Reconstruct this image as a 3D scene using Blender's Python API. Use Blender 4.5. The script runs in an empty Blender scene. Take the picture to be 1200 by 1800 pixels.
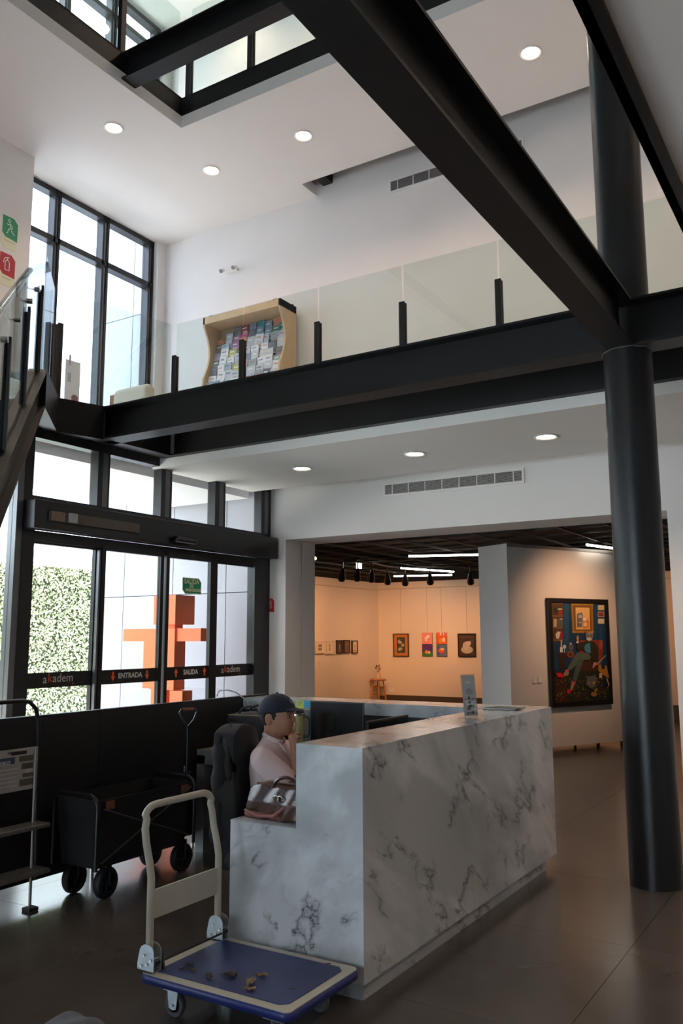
import bpy, bmesh, math, random
import numpy as np
from mathutils import Vector, Matrix
random.seed(7)
rng = np.random.RandomState(7)
PI = math.pi
scene = bpy.context.scene
COL = scene.collection

# ---------------------------------------------------------------- camera
cam_d = bpy.data.cameras.new('camera')
cam = bpy.data.objects.new('camera', cam_d); COL.objects.link(cam)
_f = Vector((-0.521268, 0.840568, 0.147)); 
def _axes(y, p, r):
    f = Vector((-math.sin(y)*math.cos(p), math.cos(y)*math.cos(p), math.sin(p)))
    rt = Vector((math.cos(y), math.sin(y), 0)); up = rt.cross(f)
    c, s = math.cos(r), math.sin(r)
    return f, c*rt + s*up, -s*rt + c*up
F_, R_, U_ = _axes(0.555065, 0.147043, -0.003606)
M = Matrix(((R_.x, U_.x, -F_.x), (R_.y, U_.y, -F_.y), (R_.z, U_.z, -F_.z))).to_4x4()
M.translation = (0, 0, 1.6)
cam.matrix_world = M
cam_d.sensor_fit = 'VERTICAL'; cam_d.sensor_height = 36; cam_d.sensor_width = 24
cam_d.lens = 1489.825/1800*36
cam_d.clip_start = 0.05; cam_d.clip_end = 200
scene.camera = cam

# ---------------------------------------------------------------- light, exposure
scene.view_settings.view_transform = 'Standard'
scene.view_settings.look = 'None'
scene.view_settings.gamma = 1
scene.view_settings.use_curve_mapping = False
scene.view_settings.exposure = 0.70
world = bpy.data.worlds.new('sky'); scene.world = world; world.use_nodes = True
bg = world.node_tree.nodes['Background']
bg.inputs[0].default_value = (0.78, 0.87, 1.0, 1)
bg.inputs[1].default_value = 4.8
scene.cycles.use_denoising = True
scene.cycles.transparent_max_bounces = 24
scene.cycles.max_bounces = 10
scene.cycles.diffuse_bounces = 5
scene.cycles.caustics_reflective = False
scene.cycles.caustics_refractive = False
scene.cycles.sample_clamp_indirect = 6

def light(name, kind, loc, energy, color, **k):
    d = bpy.data.lights.new(name, kind); d.energy = energy; d.color = color
    for a, v in k.items():
        if a not in ('aim',): setattr(d, a, v)
    o = bpy.data.objects.new(name, d); COL.objects.link(o); o.location = loc
    if 'aim' in k:
        o.rotation_euler = (Vector(k['aim']) - Vector(loc)).to_track_quat('-Z', 'Y').to_euler()
    return o
light('sun', 'SUN', (-8, 0, 20), 13.0, (1.0, 0.95, 0.86), angle=math.radians(0.6), aim=(-10.6, 1.3, 0))

# ---------------------------------------------------------------- materials
MATS = {}
def mat(name, col=(0.8,)*3, rough=0.5, metal=0.0, noise=0.0, nscale=8.0, bump=0.0, bscale=60.0, emit=None, estr=1.0, coat=0.0, spec=None, attr=False, sheen=0.0):
    if name in MATS: return MATS[name]
    m = bpy.data.materials.new(name); m.use_nodes = True
    nt = m.node_tree; N = nt.nodes; L = nt.links; b = N['Principled BSDF']
    b.inputs['Base Color'].default_value = (*col[:3], 1)
    b.inputs['Roughness'].default_value = rough
    b.inputs['Metallic'].default_value = metal
    if spec is not None: b.inputs['Specular IOR Level'].default_value = spec
    if coat: b.inputs['Coat Weight'].default_value = coat; b.inputs['Coat Roughness'].default_value = 0.15
    if sheen: b.inputs['Sheen Weight'].default_value = sheen
    tc = N.new('ShaderNodeTexCoord')
    if attr:
        a = N.new('ShaderNodeAttribute'); a.attribute_name = 'Col'
        L.new(a.outputs['Color'], b.inputs['Base Color'])
    if noise:
        t = N.new('ShaderNodeTexNoise'); t.inputs['Scale'].default_value = nscale; t.inputs['Detail'].default_value = 6
        L.new(tc.outputs['Object'], t.inputs['Vector'])
        mx = N.new('ShaderNodeMixRGB'); mx.blend_type = 'MULTIPLY'; mx.inputs[0].default_value = 1
        r = N.new('ShaderNodeMapRange'); r.inputs[1].default_value = 0.3; r.inputs[2].default_value = 0.7
        r.inputs[3].default_value = 1-noise; r.inputs[4].default_value = 1+noise
        L.new(t.outputs['Fac'], r.inputs[0])
        if attr: L.new(a.outputs['Color'], mx.inputs[1])
        else: mx.inputs[1].default_value = (*col[:3], 1)
        L.new(r.outputs[0], mx.inputs[2]); L.new(mx.outputs[0], b.inputs['Base Color'])
    if bump:
        t = N.new('ShaderNodeTexNoise'); t.inputs['Scale'].default_value = bscale; t.inputs['Detail'].default_value = 5
        L.new(tc.outputs['Object'], t.inputs['Vector'])
        bp = N.new('ShaderNodeBump'); bp.inputs['Strength'].default_value = bump; bp.inputs['Distance'].default_value = 0.01
        L.new(t.outputs['Fac'], bp.inputs['Height']); L.new(bp.outputs[0], b.inputs['Normal'])
    if emit:
        b.inputs['Emission Color'].default_value = (*emit, 1); b.inputs['Emission Strength'].default_value = estr
    MATS[name] = m
    return m

def glass_mat(name, tint, ior=1.5, rough=0.0):
    m = bpy.data.materials.new(name); m.use_nodes = True
    nt = m.node_tree; N = nt.nodes; L = nt.links; N.clear()
    out = N.new('ShaderNodeOutputMaterial'); mx = N.new('ShaderNodeMixShader')
    tr = N.new('ShaderNodeBsdfTransparent'); tr.inputs[0].default_value = (*tint, 1)
    gl = N.new('ShaderNodeBsdfGlossy'); gl.inputs['Roughness'].default_value = rough
    fr = N.new('ShaderNodeFresnel'); fr.inputs[0].default_value = ior
    ge = N.new('ShaderNodeNewGeometry'); im = N.new('ShaderNodeMapRange')   # no false total reflection on the way out of the pane
    im.inputs[3].default_value = ior; im.inputs[4].default_value = 1/ior
    L.new(ge.outputs['Backfacing'], im.inputs[0]); L.new(im.outputs[0], fr.inputs[0])
    L.new(fr.outputs[0], mx.inputs[0]); L.new(tr.outputs[0], mx.inputs[1]); L.new(gl.outputs[0], mx.inputs[2])
    L.new(mx.outputs[0], out.inputs[0])
    MATS[name] = m
    return m

def marble_mat(name, base=(0.66, 0.67, 0.69), vscale=1.0):
    m = bpy.data.materials.new(name); m.use_nodes = True
    nt = m.node_tree; N = nt.nodes; L = nt.links; b = N['Principled BSDF']
    b.inputs['Roughness'].default_value = 0.16; b.inputs['Specular IOR Level'].default_value = 0.45
    g = N.new('ShaderNodeNewGeometry'); mp = N.new('ShaderNodeCombineXYZ')
    dA = Vector((-0.36, 0.78, -0.52)).normalized(); dB = Vector((0, 0, 1)).cross(dA).normalized(); dC = dA.cross(dB)
    for i_, (dv, sc_) in enumerate(((dA, 0.26), (dB, 1.15), (dC, 1.35))):
        dp = N.new('ShaderNodeVectorMath'); dp.operation = 'DOT_PRODUCT'; dp.inputs[1].default_value = (dv*sc_)[:]
        L.new(g.outputs['Position'], dp.inputs[0]); L.new(dp.outputs['Value'], mp.inputs[i_])
    wn = N.new('ShaderNodeTexNoise'); wn.inputs['Scale'].default_value = 1.6; wn.inputs['Detail'].default_value = 4
    L.new(mp.outputs[0], wn.inputs['Vector'])
    va = N.new('ShaderNodeVectorMath'); va.operation = 'MULTIPLY_ADD'
    L.new(wn.outputs['Color'], va.inputs[0]); va.inputs[1].default_value = (0.34,)*3; L.new(mp.outputs[0], va.inputs[2])
    def noise(scale, det, vec, rough=0.55):
        n = N.new('ShaderNodeTexNoise'); n.inputs['Scale'].default_value = scale; n.inputs['Detail'].default_value = det
        n.inputs['Roughness'].default_value = rough; L.new(vec, n.inputs['Vector']); return n.outputs['Fac']
    def math_(op, a, bb=None, clamp=False):
        n = N.new('ShaderNodeMath'); n.operation = op; n.use_clamp = clamp
        for i, v in enumerate((a, bb)):
            if v is None: continue
            if isinstance(v, (int, float)): n.inputs[i].default_value = v
            else: L.new(v, n.inputs[i])
        return n.outputs[0]
    def rng_(v, a, b_, c, d):
        n = N.new('ShaderNodeMapRange'); n.interpolation_type = 'SMOOTHSTEP'; L.new(v, n.inputs[0])
        for i, q in enumerate((a, b_, c, d)): n.inputs[i+1].default_value = q
        return n.outputs[0]
    vec = va.outputs[0]
    cloud = rng_(noise(1.5, 6, vec), 0.40, 0.66, 0.0, 1.0)
    band = rng_(noise(2.1, 4, vec, 0.45), 0.47, 0.60, 0.0, 1.0)
    v1 = math_('ABSOLUTE', math_('SUBTRACT', noise(3.6*vscale, 5, vec, 0.55), 0.5))
    vein = rng_(v1, 0.0, 0.009, 1.0, 0.0)
    vsoft = rng_(v1, 0.0, 0.055, 1.0, 0.0)
    gate = rng_(noise(3.0, 5, g.outputs['Position']), 0.44, 0.60, 0.0, 1.0)
    speck = rng_(noise(26, 5, g.outputs['Position'], 0.7), 0.68, 0.76, 0.0, 0.4)
    c1 = N.new('ShaderNodeMixRGB'); c1.inputs[1].default_value = (*base, 1); c1.inputs[2].default_value = (0.36, 0.38, 0.40, 1)
    L.new(math_('MULTIPLY', cloud, 0.80), c1.inputs[0])
    c1b = N.new('ShaderNodeMixRGB'); c1b.inputs[2].default_value = (0.33, 0.35, 0.355, 1); L.new(c1.outputs[0], c1b.inputs[1])
    fm = N.new('ShaderNodeMapping'); fm.inputs['Scale'].default_value = (0.35, 1, 1); L.new(vec, fm.inputs['Vector'])
    streak = rng_(noise(9, 5, fm.outputs[0], 0.6), 0.46, 0.70, 0.0, 0.5)
    L.new(math_('MULTIPLY', math_('MAXIMUM', band, streak), 0.6), c1b.inputs[0])
    c2 = N.new('ShaderNodeMixRGB'); L.new(c1b.outputs[0], c2.inputs[1]); c2.inputs[2].default_value = (0.20, 0.21, 0.23, 1)
    L.new(math_('MULTIPLY', math_('MULTIPLY', vsoft, gate), 0.6), c2.inputs[0])
    c3 = N.new('ShaderNodeMixRGB'); L.new(c2.outputs[0], c3.inputs[1]); c3.inputs[2].default_value = (0.07, 0.07, 0.08, 1)
    L.new(math_('MULTIPLY', math_('MAXIMUM', vein, speck), math_('MULTIPLY', gate, 0.8)), c3.inputs[0])
    L.new(c3.outputs[0], b.inputs['Base Color'])
    MATS[name] = m
    return m

W_ = mat('white_paint', (0.77, 0.742, 0.725), 0.75, bump=0.05, bscale=140, noise=0.015, nscale=2)
WC = mat('ceiling_paint', (0.82, 0.790, 0.772), 0.8, bump=0.03, bscale=120, noise=0.01, nscale=2)
WG = mat('gallery_paint', (0.74, 0.68, 0.62), 0.8, bump=0.04, noise=0.02, nscale=1.5)
STEEL = mat('dark_steel_paint', (0.008, 0.0083, 0.0098), 0.45, spec=0.32, bump=0.05, bscale=30, noise=0.1, nscale=3)
COLM = mat('dark_column_paint', (0.011, 0.0115, 0.0135), 0.33, spec=0.42, bump=0.05, bscale=25, noise=0.1, nscale=2)
FRAME = mat('black_aluminium', (0.012, 0.012, 0.0135), 0.34, noise=0.1)
FRAMEL = mat('grey_aluminium', (0.16, 0.165, 0.17), 0.3, metal=0.6, noise=0.05)
BLACK = mat('black_laminate', (0.012, 0.012, 0.013), 0.45, noise=0.1)
CEILBLK = mat('black_ceiling_paint', (0.008, 0.008, 0.008), 0.8, noise=0.1)
GRIDM = mat('ceiling_bar_paint', (0.05, 0.045, 0.04), 0.6, noise=0.1)
CHROME = mat('polished_steel', (0.62, 0.60, 0.57), 0.16, metal=1.0, noise=0.03)
ZINC = mat('zinc_plate', (0.55, 0.63, 0.68), 0.34, metal=0.75, noise=0.12, nscale=20)
DIMGLASS = glass_mat('dimming_glass', (0.80, 0.83, 0.86))  # tint added to hold back daylight at the mezzanine windows
GLASS = glass_mat('window_glass', (0.95, 0.975, 0.97))
RGLASS = glass_mat('railing_glass', (0.90, 0.945, 0.935))
MARBLE = marble_mat('marble')
MARBLE2 = marble_mat('marble_plinth', base=(0.48, 0.49, 0.50), vscale=0.8)
FLOORM = mat('floor_stone', (0.090, 0.077, 0.068), 0.22, spec=0.6, noise=0.16, nscale=1.7, bump=0.012, bscale=30)
GROUT = mat('grout', (0.03, 0.027, 0.025), 0.9, noise=0.1)
PRINT = mat('flat_print', attr=True, rough=0.55)
RUBBER = mat('black_rubber', (0.015, 0.015, 0.016), 0.7, noise=0.1)
BLKMET = mat('black_tube', (0.012, 0.012, 0.013), 0.35, noise=0.1)
CREAM = mat('cream_powder_coat', (0.50, 0.46, 0.37), 0.35, noise=0.05, nscale=5)

# ---------------------------------------------------------------- building helpers
def tag(o, label=None, cat=None, group=None, kind=None):
    if label: o['label'] = label
    if cat: o['category'] = cat
    if group: o['group'] = group
    if kind: o['kind'] = kind
    return o
def wloc(o):
    v = Vector((0, 0, 0))
    while o is not None: v += o.location; o = o.parent
    return v
def empty(name, loc=(0, 0, 0), label=None, cat=None, group=None, kind=None):
    o = bpy.data.objects.new(name, None); COL.objects.link(o); o.location = loc; o.empty_display_size = 0.1
    return tag(o, label, cat, group, kind)
def mesh_obj(name, v, f, m, parent=None, smooth=False, cols=None, origin=None):
    v = np.asarray(v, dtype=float)
    if parent is not None: v = v - np.array(wloc(parent))
    elif origin is not None: v = v - np.array(origin)
    me = bpy.data.meshes.new(name); me.from_pydata(v.tolist(), [], f); 
    ms = m if isinstance(m, (list, tuple)) else [m]
    for q in ms: me.materials.append(q)
    if cols is not None:
        at = me.color_attributes.new('Col', 'FLOAT_COLOR', 'CORNER'); arr = []
        for poly, c in zip(me.polygons, cols): arr += [*c[:3], 1.0]*len(poly.vertices)
        at.data.foreach_set('color', arr)
    me.polygons.foreach_set('use_smooth', [bool(smooth)]*len(me.polygons))
    me.update()
    o = bpy.data.objects.new(name, me); COL.objects.link(o)
    if parent is not None: o.parent = parent
    elif origin is not None: o.location = origin
    return o
class B:
    """collects shapes; build() links them as one mesh object"""
    def __init__(s): s.v = []; s.f = []; s.c = []
    def add(s, v, f, c=(1, 1, 1)):
        n = len(s.v); s.v += [tuple(map(float, p)) for p in v]; s.f += [tuple(i+n for i in q) for q in f]; s.c += [c]*len(f); return s
    def box(s, x0, x1, y0, y1, z0, z1, c=(1, 1, 1), bev=0.0):
        if bev <= 0:
            v = [(x0, y0, z0), (x1, y0, z0), (x1, y1, z0), (x0, y1, z0), (x0, y0, z1), (x1, y0, z1), (x1, y1, z1), (x0, y1, z1)]
            f = [(0, 3, 2, 1), (4, 5, 6, 7), (0, 1, 5, 4), (1, 2, 6, 5), (2, 3, 7, 6), (3, 0, 4, 7)]
            return s.add(v, f, c)
        bm = bmesh.new(); bmesh.ops.create_cube(bm, size=1)
        for q in bm.verts: q.co = Vector(((x0+x1)/2+q.co.x*(x1-x0), (y0+y1)/2+q.co.y*(y1-y0), (z0+z1)/2+q.co.z*(z1-z0)))
        bmesh.ops.bevel(bm, geom=bm.edges[:], offset=bev, segments=2, affect='EDGES', profile=0.6)
        bm.verts.index_update(); s.add([q.co[:] for q in bm.verts], [[q.index for q in f.verts] for f in bm.faces], c); bm.free(); return s
    def obox(s, o, a, b, c3, col=(1, 1, 1)):
        """box from corner o along vectors a, b, c3"""
        o, a, b, c3 = map(Vector, (o, a, b, c3))
        v = [o, o+a, o+a+b, o+b, o+c3, o+a+c3, o+a+b+c3, o+b+c3]
        f = [(0, 3, 2, 1), (4, 5, 6, 7), (0, 1, 5, 4), (1, 2, 6, 5), (2, 3, 7, 6), (3, 0, 4, 7)]
        return s.add([p[:] for p in v], f, col)
    def cyl(s, p0, p1, r0, r1=None, n=16, c=(1, 1, 1)):
        p0, p1 = Vector(p0), Vector(p1); r1 = r0 if r1 is None else r1
        d = (p1-p0).normalized(); a = d.orthogonal().normalized(); b = d.cross(a)
        v = [(p+(a*math.cos(t)+b*math.sin(t))*r)[:] for p, r in ((p0, r0), (p1, r1)) for t in [2*PI*i/n for i in range(n)]]
        f = [(i, (i+1) % n, n+(i+1) % n, n+i) for i in range(n)] + [tuple(range(n))[::-1], tuple(range(n, 2*n))]
        return s.add(v, f, c)
    def tube(s, pts, r, n=10, close=False, c=(1, 1, 1), caps=True):
        P = [Vector(p) for p in pts]; rs = r if isinstance(r, (list, tuple)) else [r]*len(P)
        k = len(P); v = []; up = None
        for i, p in enumerate(P):
            if close: t = (P[(i+1) % k]-P[i-1]).normalized()
            else: t = (P[min(i+1, k-1)]-P[max(i-1, 0)]).normalized()
            if up is None: up = t.orthogonal().normalized()
            up = (up - t*up.dot(t)).normalized(); b = t.cross(up)
            v += [(p+(up*math.cos(2*PI*j/n)+b*math.sin(2*PI*j/n))*rs[i])[:] for j in range(n)]
        f = []
        for i in range(k if close else k-1):
            a0, b0 = i*n, ((i+1) % k)*n
            f += [(a0+j, a0+(j+1) % n, b0+(j+1) % n, b0+j) for j in range(n)]
        if not close and caps: f += [tuple(range(n))[::-1], tuple(range((k-1)*n, k*n))]
        return s.add(v, f, c)
    def prism(s, poly, o, u, w, d, c=(1, 1, 1)):
        """2-D polygon (in u, w) extruded along d"""
        o, u, w, d = map(Vector, (o, u, w, d)); n = len(poly)
        base = [o+u*a+w*b for a, b in poly]
        v = [p[:] for p in base]+[(p+d)[:] for p in base]
        f = [tuple(range(n)), tuple(range(n, 2*n))[::-1]]+[(i, n+i, n+(i+1) % n, (i+1) % n) for i in range(n)]
        return s.add(v, f, c)
    def lathe(s, prof, o, n=20, ax=(0, 0, 1), c=(1, 1, 1)):
        o = Vector(o); ax = Vector(ax).normalized(); a = ax.orthogonal().normalized(); b = ax.cross(a); v = []; f = []
        for r, h in prof: v += [(o+ax*h+(a*math.cos(2*PI*i/n)+b*math.sin(2*PI*i/n))*max(r, 1e-4))[:] for i in range(n)]
        for k in range(len(prof)-1): f += [(k*n+i, k*n+(i+1) % n, (k+1)*n+(i+1) % n, (k+1)*n+i) for i in range(n)]
        f += [tuple(range(n))[::-1], tuple(range((len(prof)-1)*n, len(prof)*n))]
        return s.add(v, f, c)
    def build(s, name, m, parent=None, smooth=False, origin=None, fixn=True, autosmooth=None):
        colored = any(q != (1, 1, 1) for q in s.c)
        if parent is None and origin is None:
            a = np.array(s.v); origin = ((a[:, 0].min()+a[:, 0].max())/2, (a[:, 1].min()+a[:, 1].max())/2, a[:, 2].min())
        o = mesh_obj(name, s.v, s.f, m, parent, smooth, s.c if colored else None, origin)
        if fixn:
            bm = bmesh.new(); bm.from_mesh(o.data); bmesh.ops.recalc_face_normals(bm, faces=bm.faces[:])
            if autosmooth:
                for e in bm.edges:
                    if len(e.link_faces) == 2 and e.calc_face_angle(0) > math.radians(autosmooth): e.smooth = False
            bm.to_mesh(o.data); bm.free()
        return o
def sbuild(b, name, m, parent=None, **k): return b.build(name, m, parent, smooth=True, autosmooth=40, **k)
def struct(b, name, m, parent=None, **k):
    o = b.build(name, m, parent, **k)
    if parent is None: o['kind'] = 'structure'
    return o
def ibeam(p0, p1, w, h, side, tf=0.018, tw=0.012, up=(0, 0, 1)):
    """an I section whose bottom centre line runs p0 -> p1"""
    p0, p1, s_, up = Vector(p0), Vector(p1), Vector(side).normalized(), Vector(up); b = B()
    poly = [(-w/2, 0), (w/2, 0), (w/2, tf), (tw/2, tf), (tw/2, h-tf), (w/2, h-tf), (w/2, h), (-w/2, h), (-w/2, h-tf), (-tw/2, h-tf), (-tw/2, tf), (-w/2, tf)]
    return b.prism(poly, p0, s_, up, p1-p0)
_tmpc = bpy.data.collections.new('tmp_text'); COL.children.link(_tmpc)
def text_mesh(txt, size, depth=0.0, bold=0.0, sx=1.0):
    cu = bpy.data.curves.new('t', 'FONT'); cu.body = txt; cu.size = size; cu.align_x = 'CENTER'; cu.align_y = 'CENTER'
    cu.extrude = depth; cu.offset = bold; cu.resolution_u = 3
    o = bpy.data.objects.new('t', cu); _tmpc.objects.link(o); bpy.context.view_layer.update()
    me = bpy.data.meshes.new_from_object(o.evaluated_get(bpy.context.evaluated_depsgraph_get()))
    v = [(q.co.x*sx, q.co.y, q.co.z) for q in me.vertices]; f = [tuple(p.vertices) for p in me.polygons]
    bpy.data.objects.remove(o); bpy.data.curves.remove(cu); bpy.data.meshes.remove(me)
    return v, f
def place(v, o, r, u):
    o, r, u = Vector(o), Vector(r).normalized(), Vector(u).normalized(); n = r.cross(u)
    return [(o+r*a+u*b+n*c)[:] for a, b, c in v]
def text(name, txt, size, o, r, u, m, parent, **k):
    v, f = text_mesh(txt, size, **k)
    return mesh_obj(name, place(v, o, r, u), f, m, parent)
def art(name, polys, o, r, u, parent, m=None, lift=0.0006):
    """flat print: list of (colour, [(s,t)...]) stacked paint layers in the plane r,u"""
    b = B(); n = Vector(r).cross(Vector(u)).normalized()
    for i, (c, pts) in enumerate(polys):
        off = Vector(o)+n*(lift*(i*0.12+1))
        b.add([(off+Vector(r)*a+Vector(u)*t)[:] for a, t in pts], [tuple(range(len(pts)))], tuple(c))
    return b.build(name, m or PRINT, parent, fixn=False)
def rect(a, b, c, d): return [(a, b), (c, b), (c, d), (a, d)]
def ell(cx, cy, rx, ry, n=12, a0=0.0): return [(cx+rx*math.cos(2*PI*i/n+a0), cy+ry*math.sin(2*PI*i/n+a0)) for i in range(n)]
def copy_tree(o, parent=None):
    c = o.copy(); COL.objects.link(c); c.parent = parent
    for ch in list(o.children): copy_tree(ch, c)
    return c
# ---- implicit surfaces (surface nets) for soft and living shapes
def snet(f, lo, hi, h):
    lo = np.array(lo, float); hi = np.array(hi, float); n = np.ceil((hi-lo)/h).astype(int)+1
    g = np.stack(np.meshgrid(*[lo[i]+h*np.arange(n[i]) for i in range(3)], indexing='ij'), -1)
    Fv = f(g[..., 0], g[..., 1], g[..., 2]); ins = Fv < 0
    acc = np.zeros(tuple(n-1)+(3,)); cnt = np.zeros(tuple(n-1))
    def sl(d): return tuple(slice(d[i], n[i]-1+d[i]) for i in range(3))
    cs = [(i, j, k) for i in (0, 1) for j in (0, 1) for k in (0, 1)]
    for a in cs:
        for ax in range(3):
            if a[ax]: continue
            b_ = list(a); b_[ax] = 1
            A, Bv = Fv[sl(a)], Fv[sl(b_)]; cr = (A < 0) != (Bv < 0)
            t = np.where(cr, A/(np.where(cr, A-Bv, 1)), 0)
            p = np.zeros(A.shape+(3,)); 
            for q in range(3): p[..., q] = a[q]
            p[..., ax] = t
            acc += p*cr[..., None]; cnt += cr
    act = cnt > 0; idx = -np.ones(act.shape, int); idx[act] = np.arange(act.sum())
    cell = np.argwhere(act); V = lo+h*(cell+acc[act]/cnt[act][:, None]); faces = []
    for ax in range(3):
        o1, o2 = [(1, 2), (2, 0), (0, 1)][ax]
        s0 = [slice(None)]*3; s1 = [slice(None)]*3; s0[ax] = slice(0, n[ax]-1); s1[ax] = slice(1, n[ax])
        A, Bv = ins[tuple(s0)], ins[tuple(s1)]; e = np.argwhere(A != Bv)
        e = e[(e[:, o1] > 0) & (e[:, o2] > 0) & (e[:, o1] < n[o1]-1) & (e[:, o2] < n[o2]-1)]
        if not len(e): continue
        d1 = np.zeros(3, int); d1[o1] = 1; d2 = np.zeros(3, int); d2[o2] = 1
        q = [e-d1-d2, e-d2, e, e-d1]; q = np.stack([idx[tuple(x.T)] for x in q], 1)
        fl = A[tuple(e.T)]; q[~fl] = q[~fl][:, ::-1]; faces.append(q)
    Fc = np.concatenate(faces); return V, Fc[(Fc >= 0).all(1)]
def smin(a, b, k):
    h = np.clip(0.5+0.5*(b-a)/k, 0, 1); return b*(1-h)+a*h-k*h*(1-h)
def s_ell(X, Y, Z, c, r, yaw=0.0, pitch=0.0):
    x, y, z = X-c[0], Y-c[1], Z-c[2]
    if yaw: x, y = x*math.cos(yaw)+y*math.sin(yaw), -x*math.sin(yaw)+y*math.cos(yaw)
    if pitch: x, z = x*math.cos(pitch)+z*math.sin(pitch), -x*math.sin(pitch)+z*math.cos(pitch)
    k0 = np.sqrt((x/r[0])**2+(y/r[1])**2+(z/r[2])**2); k1 = np.sqrt((x/r[0]**2)**2+(y/r[1]**2)**2+(z/r[2]**2)**2)
    return k0*(k0-1)/np.maximum(k1, 1e-6)
def s_cap(X, Y, Z, a, b, r0, r1=None):
    r1 = r0 if r1 is None else r1; a = np.array(a, float); b = np.array(b, float); d = b-a
    t = np.clip(((X-a[0])*d[0]+(Y-a[1])*d[1]+(Z-a[2])*d[2])/max(d.dot(d), 1e-9), 0, 1)
    return np.sqrt((X-a[0]-t*d[0])**2+(Y-a[1]-t*d[1])**2+(Z-a[2]-t*d[2])**2)-(r0+(r1-r0)*t)
def s_box(X, Y, Z, c, r, rd=0.01):
    q = [np.abs(A-c[i])-(r[i]-rd) for i, A in enumerate((X, Y, Z))]
    return np.sqrt(sum(np.maximum(a, 0)**2 for a in q))+np.minimum(np.maximum(q[0], np.maximum(q[1], q[2])), 0)-rd
def soft(name, f, lo, hi, h, m, parent=None, T=None, origin=None):
    V, Fc = snet(f, lo, hi, h)
    if T is not None:
        A = np.array(T); V = V@A[:3, :3].T+A[:3, 3]
    return mesh_obj(name, V, Fc.tolist(), m, parent, smooth=True, origin=origin)
# ================================================================= the setting
GX0 = -9.955                                             # gallery's left wall
fl = struct(B().box(-6.9, 5, -5, 9, -0.3, -0.012).box(-10.2, 5, 9, 17.9, -0.3, -0.012), 'floor', GROUT)
_tb = B(); _tb.box(0.0015, 1.1885, 0.0015, 1.1885, -0.012, 0.0)
tile0 = None
for i in range(-8, 6):
    for j in range(-9, 12):
        x = -1.2+1.19*i; y = 5.979+1.19*j
        lim = -6.9 if y < 8.5 else -10.2
        if x+1.19 <= lim or x > 4.9 or x < lim-1.15: continue
        if tile0 is None:
            tile0 = _tb.build('floor_tile', FLOORM, None, origin=(0, 0, 0)); t = tile0
        else:
            t = tile0.copy(); COL.objects.link(t)
        t.location = (x, y, 0); t.parent = fl
fl.location = fl.location
for c in fl.children: c.location -= wloc(fl)

struct(B().box(-30, -6.9, -25, 9.2, -0.3, -0.02), 'terrain', mat('pale_paving', (0.74, 0.72, 0.68), 0.8, noise=0.06, nscale=1.5, bump=0.1))

# back wall: ground floor with the gallery opening, then the upper floors
struct(B().box(-6.75, -6.442, 9, 9.36, 0, 3.62).box(-6.442, -1.684, 9, 9.36, 2.87, 3.62).box(-1.684, 5, 9, 9.36, 0, 3.62)
       .box(-10.2, -6.442, 9.385, 9.69, 0, 3.62).box(-6.442, -1.684, 9.36, 9.69, 2.875, 3.62).box(-1.684, 5, 9.36, 9.69, 0, 3.62), 'wall_back', W_)
struct(B().box(-8.95, 5, 9, 9.3, 3.62, 11.3), 'wall_back', W_)
# west wall of the upper floors (signs hang on it)
struct(B().box(-8.62, -8.42, -5, 6.34, 3.62, 11.3).box(-9.0, -8.62, 6.14, 6.34, 3.62, 11.3), 'wall_left', W_)
struct(B().box(5, 5.2, -5.2, 17.9, 0, 11.3), 'wall_right', W_)
struct(B().box(-8.6, 5.2, -5.2, -5, 3.3, 11.3).box(-8.6, -6.0, -5.2, -5, 0, 3.3).box(-0.7, 5.2, -5.2, -5, 0, 3.3), 'wall_front', W_)
w5 = empty('window_5', (-2, -5.1, 0), kind='structure'); b = B()  # unseen window, added to bring daylight from behind into the lower hall
for i in range(4): b.box(-6.0+1.766*i-0.04, -6.0+1.766*i+0.04, -5.15, -5.05, 0, 3.3)
b.box(-6, -0.7, -5.15, -5.05, 0, 0.08).box(-6, -0.7, -5.15, -5.05, 3.22, 3.3).build('window_frame', FRAME, w5)
for i in range(3): B().box(-5.96+1.766*i, -4.274+1.766*i, -5.106, -5.094, 0.08, 3.22).build('pane', GLASS, w5)
# mezzanine slab
struct(B().prism([(-8.95, -5), (-7.2, -5), (-7.2, 3.6), (-6.95, 3.90), (-6.07, 4.78), (-6.72, 5.42), (-6.62, 5.9), (-6.62, 6.9), (5, 6.9), (5, 9), (-8.95, 9)], (0, 0, 3.625), (1, 0, 0), (0, 1, 0), (0, 0, 0.30))
       .box(-0.61, 5, -5, 6.9, 3.625, 3.925), 'floor_mezzanine', WC)
struct(B().box(-6.8, 5, 6.9, 8.72, 3.5, 3.624), 'ceiling_lower', WC)
# ceiling above the mezzanine and the slab of the top floor
struct(B().box(-8.95, 5, 6.85, 8.64, 7.55, 7.70).box(-8.95, -5.96, 8.64, 9, 7.55, 7.70).box(-8.95, -6.45, -5, 6.85, 7.55, 7.70).box(-0.6, 5, -5, 6.85, 7.55, 7.70), 'ceiling', WC)
struct(B().box(-8.95, 5, 6.97, 9, 7.80, 7.93).box(-8.95, -6.57, -5, 6.97, 7.70, 7.93).box(-0.6, 5, -5, 6.97, 7.70, 7.93).box(-5.85, -5.70, 8.5, 9, 7.66, 7.8), 'floor_top', STEEL)
struct(B().box(-8.72, 5, 7.0, 9, 7.93, 7.936).box(-8.42, -6.6, -5, 7.0, 7.93, 7.936), 'floor_top', mat('pale_bounce_sheet', (0.62, 0.60, 0.57), 0.4, noise=0.04))  # unseen pale sheet over the slab, added to bounce light up there
struct(B().box(-8.95, 5.2, -5.2, 9.3, 11.12, 11.4), 'ceiling_top', mat('roof_ceiling_paint', (0.80, 0.83, 0.78), 0.8, noise=0.01))

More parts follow.
